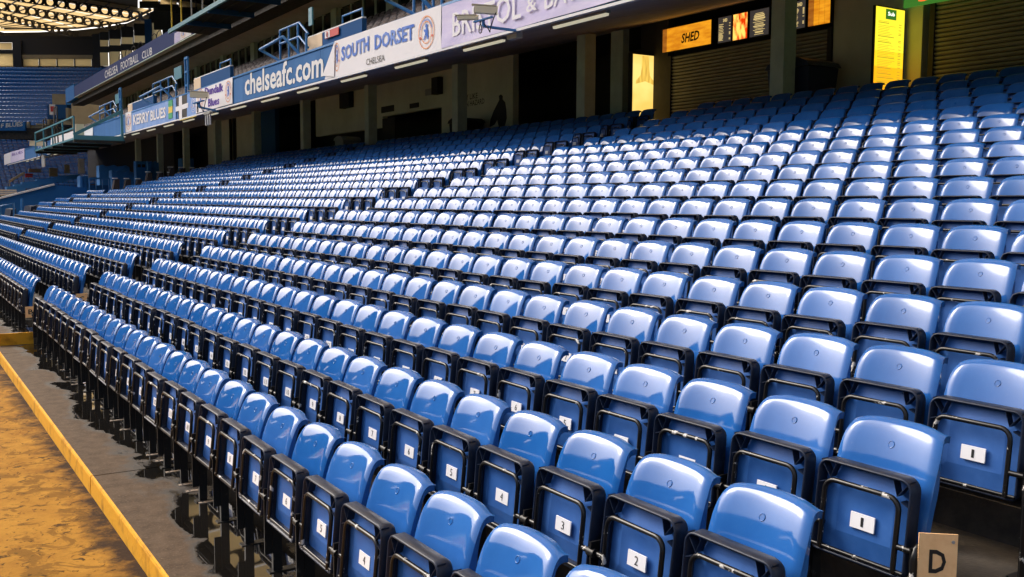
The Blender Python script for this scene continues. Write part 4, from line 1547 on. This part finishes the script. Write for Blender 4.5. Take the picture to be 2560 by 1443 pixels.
for k in range(2):
    x = xo + (xi - xo) * (k + 1) / 3
    MB().bar((x, ya - .6, zg - .03), (x, yb_, zg - .03), .06, .06).build('joist', 'black', t)
for k in range(6):
    y = ya - .3 - k * 1.6
    MB().tube([(xo + .05, y, zg + .06), (xo + .05, y, zg + 1.25), (xo + .05, y - .9, zg + 1.25)], .03, 6).build('rail', 'flagyellow' if k < 2 else 'grey', t)

# teal gantry on the balcony front
zg2 = px(298, 356, x=FX - .1).z
p0, p1 = px(119, 369, z=zg2), px(298, 356, z=zg2)
yA, yB = px(170, 370, z=zg2).y, px(298, 356, x=FX - .3).y
xo2 = max(min(p0.x, 6.3), 4.8)
t = thing('camera_gantry', 'teal steel gantry on the balcony front with a braced end panel', 'gantry', (FX - .1, yB, zg2))
yA = yB + 13
MB().box((xo2, yB, zg2), (FX - .05, yA, zg2 + .08)).build('deck', 'teal', t)
for k in range(5):
    y = yB + (yA - yB) * k / 4
    MB().bar((xo2, y, zg2 - .06), (FX - .05, y, zg2 - .06), .12, .12).build('cross_beam', 'black', t)
    MB().tube([(xo2 + .03, y, zg2), (xo2 + .03, y, zg2 + 1.0)], .04, 6).build('post', 'teal', t)
for z in (.5, 1.0):
    MB().bar((xo2 + .03, yB, zg2 + z), (xo2 + .03, yA, zg2 + z), .06, .06).build('rail', 'teal', t)
MB().bar((xo2, yB + .02, zg2 + .2), (FX - .1, yB + .02, zg2 + 1.35), .06, .14).build('brace', 'teal', t)
MB().bar((xo2, yB, zg2 + .09), (FX - .1, yB, zg2 + .09), .08, .22).build('end_beam', 'teal', t)
MB().bar((FX - .16, yB, zg2), (FX - .16, yB, zg2 + 1.45), .1, .1).build('end_post', 'teal', t)
MB().box((xo2 + .25, yB + 1.0, zg2 + .1), (xo2 + .6, yB + 1.6, zg2 + .75)).build('tv_camera', 'camera', t)
for (u, ln) in ((168, 1.6), (200, 1.9)):
    y = yA - 2 if u == 168 else yB + 7
    MB().tube([(xo2 + .2, y, zg2), (xo2 + .2, y, zg2 + ln), (xo2 + .2, y - 1.0, zg2 + ln), (xo2 + .2, y - 1.0, zg2)], .035, 6).build('ladder_hoop', 'black', t)

# ------------------------------------------------------------------ blue hoarding and covered seats at the far corner of the lower tier
t = thing('blue_hoarding', 'big plain blue hoarding wall with a sloping white top edge', 'hoarding', (3, 50, 0))
YH = 50.2
hp = [px(-40, 507, y=YH), px(135, 463, y=YH), px(218, 470, y=YH), px(218, 500, y=YH)]
poly = [(hp[0].x, YH, -.2), (hp[0].x, YH, hp[0].z), (hp[1].x, YH, hp[1].z), (hp[2].x, YH, hp[2].z), (hp[2].x, YH, -.2)]
MB().prism(poly[::-1], (0, .15, 0)).build('wall_panel', 'deepblue', t)
MB().bar(Vector(hp[0]) + Vector((0, -.04, .03)), Vector(hp[1]) + Vector((0, -.04, .03)), .25, .08).build('coping', 'white', t)  # white bar laid along the sloping top edge
t = thing('blue_gate', 'three-leaf blue steel gate beside the short seat rows', 'gate', tuple(px(245, 490, y=49.5)))
a, b = px(222, 445, y=49.5), px(272, 485, y=49.5)
n = 3
for k in range(n):
    xa, xb = a.x + (b.x - a.x) * k / n, a.x + (b.x - a.x) * (k + 1) / n
    MB().box((xa + .03, 49.4, b.z - .9), (xb - .03, 49.5, a.z - .35)).build('leaf', 'parapet', t)
    MB().box((xa, 49.39, b.z - .9), (xa + .03, 49.52, a.z)).build('upright', 'bluesteel', t)
MB().box((a.x, 49.38, a.z - .06), (b.x + .03, 49.53, a.z + .02)).build('top_rail', 'bluesteel', t)
MB().box((b.x, 49.38, b.z - .9), (b.x + .08, 49.53, a.z)).build('upright', 'bluesteel', t)
for i, (u0, v0, u1, v1, y, lab) in enumerate(((248, 414, 325, 432, 58, 'long blue tarpaulin cover, furthest back in the corner'), (280, 428, 335, 444, 55, 'blue tarpaulin cover over a stack behind the gate'),
                                   (370, 405, 398, 423, 53, 'small blue tarpaulin cover above folded dark seats'), (455, 396, 485, 412, 56, 'blue tarpaulin cover under the dim concourse columns'),
                                   (200, 440, 222, 456, 55, 'blue boxed cover left of the gate'))):
    a, b = px(u0, v0, y=y), px(u1, v1, y=y)
    q = MB()
    n = 8
    V = []
    for k in range(n + 1):
        x = a.x + (b.x - a.x) * k / n
        s_ = .06 * math.sin(k * 2.1 + i)
        V += [(x, y + .05 * math.sin(k * 1.3), b.z - .8), (x, y + .06 * math.cos(k * 1.7), b.z), (x, y + .1, a.z + s_), (x, y + .9, a.z + s_ * .5), (x, y + 1.0, b.z - .8)]
    q.add(V, [(k * 5 + j, k * 5 + 5 + j, k * 5 + 6 + j, k * 5 + 1 + j) for k in range(n) for j in range(4)], 0, True)
    q.add(V[:5], [(0, 1, 2, 3, 4)])
    q.add(V[-5:], [(4, 3, 2, 1, 0)])
    tag(q.build('tarpaulin_cover', 'tarp'), lab, 'cover')
t = thing('cabinet', 'upright blue cabinet with two dark vents among the covers', 'cabinet', tuple(px(352, 440, y=52)))
a, b = px(340, 403, y=52), px(367, 445, y=52)
MB().box((a.x, 52, b.z - .9), (b.x, 52.6, a.z)).build('body', 'deepblue', t)
for f in (.12, .56):
    MB().box((a.x + (b.x - a.x) * f, 51.985, a.z - .32), (a.x + (b.x - a.x) * (f + .32), 51.999, a.z - .16)).build('vent', 'black', t)
# blocks of dark folded seats
for i, (u, v, n, r, lab) in enumerate(((290, 452, 5, 9, 'bank of dark folded seats right of the blue gate'), (372, 436, 4, 11, 'bank of dark folded seats with white pads, under the blue cover'), (428, 424, 4, 12, 'bank of dark folded seats at the end of the upper rows'),
                                       (20, 525, 5, 3, 'pair of black folded seats inside the blue rail'), (68, 518, 5, 5, 'row of black folded seats before the hoarding'))):
    yy = 46.5 if i < 3 else 48.5
    p = px(u, v, y=yy)
    t = thing('folded_seat_bank', lab, 'seats', tuple(p))
    for k in range(n):
        x0 = p.x + (k * .5 if i < 3 else 0)
        y0 = yy + (0 if i < 3 else -k * .5)
        q = MB()
        V_a = [(x0 - .2, y0 - .22, p.z - .55), (x0 + .1, y0 - .22, p.z - .55), (x0 + .1, y0 + .22, p.z - .55), (x0 - .2, y0 + .22, p.z - .55),
               (x0 - .08, y0 - .20, p.z + .05), (x0 + .12, y0 - .20, p.z + .08), (x0 + .12, y0 + .20, p.z + .08), (x0 - .08, y0 + .20, p.z + .05)]
        q.hexa(V_a)
        q.build('folded_seat', 'rim' if i > 2 else 'midseat', t)
        if i in (0, 1, 2):
            MB().box((x0 - .13, y0 - .16, p.z + .09), (x0 + .05, y0 + .16, p.z + .13)).build('white_pad', 'white', t)
    MB().box((p.x - .3, yy - 2.4 if i > 2 else yy - .3, p.z - 1.2), (p.x + (n * .5 if i < 3 else .3), yy + .3, p.z - .56)).build('plinth', 'terrace', t)
t = thing('blue_handrail', 'bent blue tube handrail in front of the hoarding', 'railing', tuple(px(20, 530, y=46)))
a, b = px(0, 516, y=46), px(34, 508, y=46)
MB().tube([(a.x, 46, a.z - 1.2), (a.x, 46, a.z), (b.x, 46, b.z), (b.x, 46, b.z - 1.2)], .05, 8).build('hoop', 'bluesteel', t)
c = px(54, 497, y=46)
MB().tube([(c.x, 46, c.z - 1), (c.x, 46, c.z)], .05, 8).build('post', 'bluesteel', t)
# far-corner bits: crates, brown wooden boards, white roller, blue cover rows
for i, (u0, v0, u1, v1, y, m, nm, lab, cat) in enumerate((
        (72, 422, 104, 432, 95, 'beige', 'wooden_crate', 'pale wooden crate on a trestle in the far corner', 'crate'),
        (124, 420, 145, 442, 93, 'beige', 'wooden_crate', 'stack of brown boards against the far pillar', 'boards'),
        (64, 434, 82, 444, 94, 'red', 'storage_box', 'dull red storage box by the trestle', 'box'),
        (197, 397, 212, 435, 80, 'white', 'wall_panel', 'bright white wall panel in the dark far recess', 'panel'),
        (163, 412, 175, 434, 82, 'beige', 'wall_panel', 'dim beige poster in the dark far recess', 'panel'),
        (-5, 474, 42, 490, 52, 'creampanel', 'bench_top', 'pale boards lying beyond the hoarding', 'boards'))):
    a, b = px(u0, v0, y=y), px(u1, v1, y=y)
    t = thing(nm, lab, cat, ((a.x + b.x) / 2, y, b.z))
    n = 2 if nm != 'bench_top' else 3
    for k in range(n):
        za, zb_ = a.z - (a.z - b.z) * k / n, a.z - (a.z - b.z) * (k + 1) / n
        MB().box((a.x, y + .03 * k, zb_ + .02), (b.x, y + .5 + .03 * k, za)).build('board' if nm != 'wall_panel' else 'sheet', m, t)
t = thing('stair_handrail', 'pair of pale sloping handrails in the far corner', 'railing', tuple(px(24, 452, y=90)))
for dv in (0, 3.5):
    MB().tube([px(22, 453 + dv, y=90), px(56, 433 + dv, y=90), px(62, 431 + dv, y=90)], .06, 6).build('rail', 'beige', t)
for u, v in ((24, 455), (58, 436)):
    p = px(u, v, y=90)
    MB().tube([p, p - Vector((0, 0, 1.2))], .05, 6).build('post', 'grey', t)
for k, (u0, u1, v) in enumerate(((15, 60, 474), (35, 95, 468), (55, 130, 462), (90, 165, 455), (130, 200, 448))):
    a, b = px(u0, v, y=70 + k * 3), px(u1, v - (u1 - u0) * .10, y=70 + k * 3)
    tag(MB().bar(a, b, .8, .35).build('seat_cover', 'tarp'), 'pale blue sheet covering a far row of seats', 'cover', 'sheets over the far seat rows')
# ------------------------------------------------------------------ end stand and roofs
def fbox(mbx, a, b, D, th):
    """upright block across the view: a = top left, b = bottom right, both on the wall D metres off"""
    w_ = (b - a).dot(E1)
    p0, p1 = Vector((a.x, a.y, b.z)), Vector((a.x, a.y, b.z)) + E1 * w_
    h = Vector((0, 0, a.z - b.z))
    e = E2 * th
    return mbx.hexa([p0, p1, p1 + e, p0 + e, p0 + h, p1 + h, p1 + e + h, p0 + e + h])
q = MB()
for D, z in FROWS:
    fbox(q, dpx(-60, 0, D - .35) * 1.0, dpx(300, 0, D - .35), D, .1) if False else None
    a, b = dpx(-140, 200, D - .4), dpx(330, 200, D - .4)
    a.z, b.z = z - .8, z - 2.0
    fbox(q, a, b, D, .96)
for r in range(18):
    q.box((-80, 103 + r * .8 - .4, -.5), (30, 103 + (r + 1) * .8 - .4, 2.0 + r * .36))
struct('end_terrace', q, 'terrace')
DB = FROWS[-1][0] + 1.6
es = thing('end_stand', 'end stand behind the corner with dark frame, pale windows and blue seats', 'stand', tuple(dpx(100, 170, DB)))
def blk(u0, v0, u1, v1, D, m, nm, th=.4):
    q = MB()
    fbox(q, dpx(u0, v0, D), dpx(u1, v1, D), D, th)
    return q.build(nm, m, es)
def pane(u0, v0, u1, v1, D=None, m='window', nm='window_pane'):
    return blk(u0, v0, u1, v1, DB if D is None else D, m, nm, .05)
pane(-30, 107, 30, 124); pane(-30, 134, 34, 166)
blk(-40, 124, 36, 134, DB - .1, 'truss', 'transom', .3)
blk(-40, 90, 250, 107, DB - .1, 'truss', 'head_panel', .3)
blk(30, 100, 54, 172, DB - .5, 'darkblock', 'pillar', 1.0)
blk(53, 98, 231, 137, DB - .2, 'darkblock', 'dark_panel')
blk(53, 137, 231, 147, DB - .25, 'beige', 'beige_band')
for k in range(4):
    u = 55.5 + k * 44
    pane(u, 147, u + 41, 166)
    blk(u + 41, 146, u + 44.2, 168, DB - .1, 'truss', 'mullion', .2)
blk(230, 84, 251, 168, DB - .5, 'darkblock', 'pillar', 1.0)
DC = DB - 4
for k, (u0, u1) in enumerate(((250, 271), (274, 301), (304, 332), (335, 362))):
    pane(u0, 99 - (u0 - 250) * .13, u1, 119 - (u0 - 250) * .11, DC)
    pane(u0, 130 - (u0 - 250) * .09, u1, 165, DC)
    blk(u1 - .5, 78, u1 + 3.5, 168, DC - .1, 'truss', 'mullion', .2)
    blk(u0 - 1, 116 - (u0 - 250) * .11, u1 + 1, 131 - (u0 - 250) * .09, DC - .15, 'truss', 'transom', .2)
    blk(u0 - 1, 80 - (u0 - 250) * .25, u1 + 1, 100 - (u0 - 250) * .13, DC - .15, 'truss', 'head_panel', .2)
blk(361, 48, 379, 140, DC - 1, 'parapet', 'pillar', 1.0)
pane(379, 56, 404, 120, DC - .6)
blk(404, 15, 424, 130, DC - 1, 'darkblock', 'pillar', 1.0)
blk(375, 30, 410, 57, DC - .7, 'truss', 'head_panel', .2)
blk(383, 14, 640, 75, DC - 2, 'truss', 'head_panel', .4)
blk(420, 70, 560, 200, DC + .5, 'truss', 'head_panel', .4)
blk(-40, 164, 440, 190, DB + .2, 'truss', 'base_panel', .3)
for k in range(9):
    u0 = 352 + k * 46
    blk(u0, -90, u0 + 44, 4 + k * 7.5, DC - 3, 'roofpanel', 'high_sheet', .05)
    blk(u0 + 43.5, -90, u0 + 46.5, 6 + k * 7.5, DC - 3.05, 'beige', 'sheet_rib', .15)
    blk(u0 - 4, 3 + k * 7.5, u0 + 47, 20 + k * 7.5, DC - 3.1, 'truss', 'gutter', .3)
# front of its upper tier
DF = FD0 - 1.2
blk(-40, 304, 63, 327, DF, 'deepblue', 'tier_front', .3)
q = MB()
o = dpx(2.5, 320, DF - .02)
lettering(q, 'F BLUES', o, dpx(57, 315.5, DF - .02) - o, dpx(2.5, 309, DF - .02) - o, 0, .03)
q.build('banner_lettering', 'white', es)
# the rest of the end stand, across the end of the pitch
MB().box((-80, 128, 8.0), (0, 129, 10.0)).build('tier_front', 'fasciadark', es)
q = MB()
for r in range(15):
    q.box((-80, 129 + r * 1.0, 8.5 + r * .55), (0, 130 + r * 1.0, 9.6 + r * .55))
q.build('upper_tier', 'deepblue', es)
MB().box((-112, 147.2, -.6), (0, 148, 24)).build('rear_wall', 'darkblock', es)
MB().hexa([(-87, 118, 26), (0, 118, 26), (0, 148, 24), (-87, 148, 24), (-87, 118, 28.2), (0, 118, 28.2), (0, 148, 25), (-87, 148, 25)]).build('roof_deck', 'darkblock', es)
# stepped concrete underside and beige flank wall where the stands meet
ck = thing('corner_block', 'beige concrete corner with stepped underside between the two stands', 'building', (15, 100, 0))
for (u0, v0, u1, v1, y, m) in ((66, 305, 95, 309, 120, 'beige'), (66, 305, 74, 320, 119, 'beige'), (90, 309, 122, 313, 118, 'beige'), (117, 298, 124, 311, 118, 'beige'), (122, 296, 142, 300, 117, 'beige'),
                               (72, 312, 165, 322, 119.5, 'beige'), (66, 316, 190, 360, 124, 'black'), (118, 262, 168, 297, 112, 'parapet'), (152, 300, 178, 312, 111, 'beige'), (164, 270, 172, 300, 110.5, 'beige'), (140, 296, 200, 318, 117, 'darkblock'),
                               (178, 259, 262, 335, 92, 'beige'), (164, 250, 200, 262, 93, 'deepblue'), (130, 235, 190, 262, 112.5, 'beige'), (200, 250, 330, 300, 95, 'darkblock')):
    D = .842 * (y + 1.85) + 8
    q = MB()
    fbox(q, dpx(u0, v0, D), dpx(u1, v1, D), D, 1.0)
    q.build('block', m, ck)
fl = thing('hanging_flag', 'small white and red flag hung on the corner of the far stand', 'flag', tuple(dpx(123, 286, 103)))
q = MB()
fbox(q, dpx(123, 261, 102.5), dpx(138, 287, 102.5), 102.5, .1)
q.build('cloth', 'banner', fl)
q = MB()
fbox(q, dpx(126, 266, 102.4), dpx(135, 279, 102.4), 102.4, .08)
q.build('print', 'red', fl)
# black sheet standing in for the shade under the far upper tier
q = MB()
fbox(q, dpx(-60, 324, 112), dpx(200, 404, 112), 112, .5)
struct('void_shade_sheet', q, 'black')
struct('stand_flank', MB().box((14.6, 66, 4), (15, 99, 9.2)), 'darkblock')

# roof over the end stand: cellular beams and translucent sheets
RA, RS, RYE = 24.3, 0.06, 146.0
def roof_pt(u, v, dz=0.0):
    d = FW + RT * ((u - 1280) / FPX) - UP * ((v - 721.5) / FPX)
    t = (RA + dz + RS * RYE - RS * CAM.y - CAM.z) / (d.z + RS * d.y)
    return CAM + d * t
rf = thing('roof', 'curved far roof of dark beams with round holes and glowing cream sheets', 'roof', (14, 130, 24))
def cell_beam(a, b, h, pitch, parent, thick=.12, up=Vector((0, 0, 1))):
    a, b = Vector(a), Vector(b)
    L = (b - a).length
    d = (b - a).normalized()
    s = d.cross(up).normalized() * (thick / 2)
    n = max(1, int(round(L / pitch)))
    p = L / n
    q = MB()
    seg = 16
    R_ = min(h * .42, p * .42)
    for k in range(n):
        c = a + d * (p * (k + .5))
        circ, sq = [], []
        for i in range(seg):
            an = 2 * math.pi * (i + .5) / seg
            ca, sa = math.cos(an), math.sin(an)
            m_ = max(abs(ca), abs(sa))
            circ.append(c + d * (R_ * ca) + up * (R_ * sa))
            sq.append(c + d * (p / 2 * ca / m_) + up * (h / 2 * sa / m_))
        V = [x + s for x in circ] + [x + s for x in sq] + [x - s for x in circ] + [x - s for x in sq]
        F = []
        for i in range(seg):
            j = (i + 1) % seg
            F += [(i, j, seg + j, seg + i), (2 * seg + j, 2 * seg + i, 3 * seg + i, 3 * seg + j), (j, i, 2 * seg + i, 2 * seg + j)]
        q.add(V, F)
    q.build('cellular_beam', 'truss', parent)
    for e in (-1, 1):
        MB().bar(a + up * (e * h / 2), b + up * (e * h / 2), .26, .07).build('flange', 'truss', parent)
BEAMS = [((-70, -25), (376, 44), 1.0), ((-60, 4), (316, 72), 0.95), ((-60, 25), (193, 88), 0.8), ((-60, 74), (12, 90), 0.75)]
ends = []
for (p0, p1, h) in BEAMS:
    a, b = roof_pt(*p0), roof_pt(*p1)
    ends.append((a, b))
    cell_beam(a, b, h, 1.85 * (b - a).length / 45 if False else h * 1.28, rf)
top = Vector((0, 0, 1.0))
# sheets between neighbouring beams
eave = [(15, 97), (60, 97.5), (133, 95.6), (200, 90), (283, 76.5), (349, 61.5), (386, 42)]
def sheet(p, nm='roof_sheet'):
    q = MB()
    q.add([x + top for x in p] + [x + top + Vector((0, 0, .03)) for x in p], [(0, 1, 2, 3), (7, 6, 5, 4), (0, 4, 5, 1), (1, 5, 6, 2), (2, 6, 7, 3), (3, 7, 4, 0)])
    return q.build(nm, 'roofpanel', rf)
ev = [roof_pt(*e) for e in eave]
for bi in range(3):
    (a0, b0), (a1, b1) = ends[bi], ends[bi + 1]
    n = 8
    for k in range(n):
        f0, f1 = k / n + .006, (k + 1) / n - .006
        for g in range(2):
            h0, h1 = g / 2 + .02, (g + 1) / 2 - .02
            def P(f, h): return (a0.lerp(b0, f)).lerp(a1.lerp(b1, f), h)
            sheet([P(f0, h0), P(f1, h0), P(f1, h1), P(f0, h1)])
        if k:
            MB().bar(a0.lerp(b0, k / n) + top, a1.lerp(b1, k / n) + top, .12, .15).build('purlin', 'truss', rf)
    MB().bar(b0 + top, b1 + top, .3, .3).build('purlin', 'truss', rf)
# narrow sheets between the beam ends and the eave
fill = [(376, 44), (345, 58), (316, 72), (255, 80), (193, 88), (100, 91), (12, 91), (-60, 76)]
fe = [(392, 42), (356, 60), (322, 74), (262, 84), (200, 91), (100, 96), (12, 97), (-60, 97)]
for (f0, f1, e0, e1) in zip(fill, fill[1:], fe, fe[1:]):
    sheet([roof_pt(*f0), roof_pt(*f1), roof_pt(*e1), roof_pt(*e0)])
for e0, e1 in zip(fe, fe[1:]):
    MB().bar(roof_pt(*e0) + top * .3, roof_pt(*e1) + top * .3, .5, 1.0).build('eaves_girder', 'truss', rf)

dk = [roof_pt(u, v, 1.2) for u, v in ((40, -14), (345, 30), (345, -90), (40, -90))]
MB().prism(dk, (0, 0, .3)).build('dark_deck', 'truss', rf)
MB().box((0, 90, 27.6), (34, 121, 28.2)).build('dark_deck', 'darkblock', rf)  # unseen opaque stretch of roof, added to shade the far seats

# roof over this stand: deep girder along the front, beams back to the rear, cream sheets between
sr = thing('roof', 'high roof over the near stand with cream sheets between dark beams', 'roof', (5, 40, 27))
RZ = 27.2
def rz(x): return RZ - .10 * x
yr = -30.0
while yr < 112:
    cell_beam((-4, yr, rz(-4)), (34, yr, rz(34)), 1.5, 2.0, sr, .14)
    for k in range(5):
        x0, x1 = -4 + k * 7.6 + .1, -4 + (k + 1) * 7.6 - .1
        p = [Vector((x0, yr + .15, rz(x0))), Vector((x1, yr + .15, rz(x1))), Vector((x1, yr + 9.85, rz(x1))), Vector((x0, yr + 9.85, rz(x0)))]
        q = MB()
        q.add([v + Vector((0, 0, .95)) for v in p] + [v + Vector((0, 0, 1.0)) for v in p], [(3, 2, 1, 0), (4, 5, 6, 7), (0, 1, 5, 4), (1, 2, 6, 5), (2, 3, 7, 6), (3, 0, 4, 7)])
        q.build('roof_sheet', 'roofpanel' if k < 4 else 'darkblock', sr)
    yr += 10
MB().bar((-4.2, -30, rz(-4) - .2), (-4.2, 112, rz(-4) - .2), .8, 2.6).build('front_girder', 'truss', sr)
tag(MB().box((34, -30, -.6), (35, 112, rz(34) + 1)).build('stand_rear_wall', 'darkblock'), 'rear outer wall of the near stand', 'wall')

# the stand across the pitch
op = thing('opposite_stand', 'two-tier stand across the pitch with a dark roof', 'stand', (-95, 30, 0))
q = MB()
for r in range(20):
    q.box((-88 - r * .8, -40, -.6), (-87.2 - r * .8, 147, 1 + r * .36))
q.build('lower_tier', 'deepblue', op)
q = MB()
for r in range(18):
    q.box((-96 - r * .8, -40, 9 + r * .5 - .8), (-95.2 - r * .8, 147, 10 + r * .5))
q.build('upper_tier', 'deepblue', op)
MB().box((-95.5, -40, 8), (-95, 147, 10)).build('tier_front', 'fasciadark', op)
MB().box((-113, -40, -.6), (-112, 147, 27)).build('rear_wall', 'darkblock', op)
MB().hexa([(-113, -40, 26), (-84, -40, 27), (-84, 147, 27), (-113, 147, 26), (-113, -40, 27), (-84, -40, 29), (-84, 147, 29), (-113, 147, 27)]).build('roof_deck', 'darkblock', op)
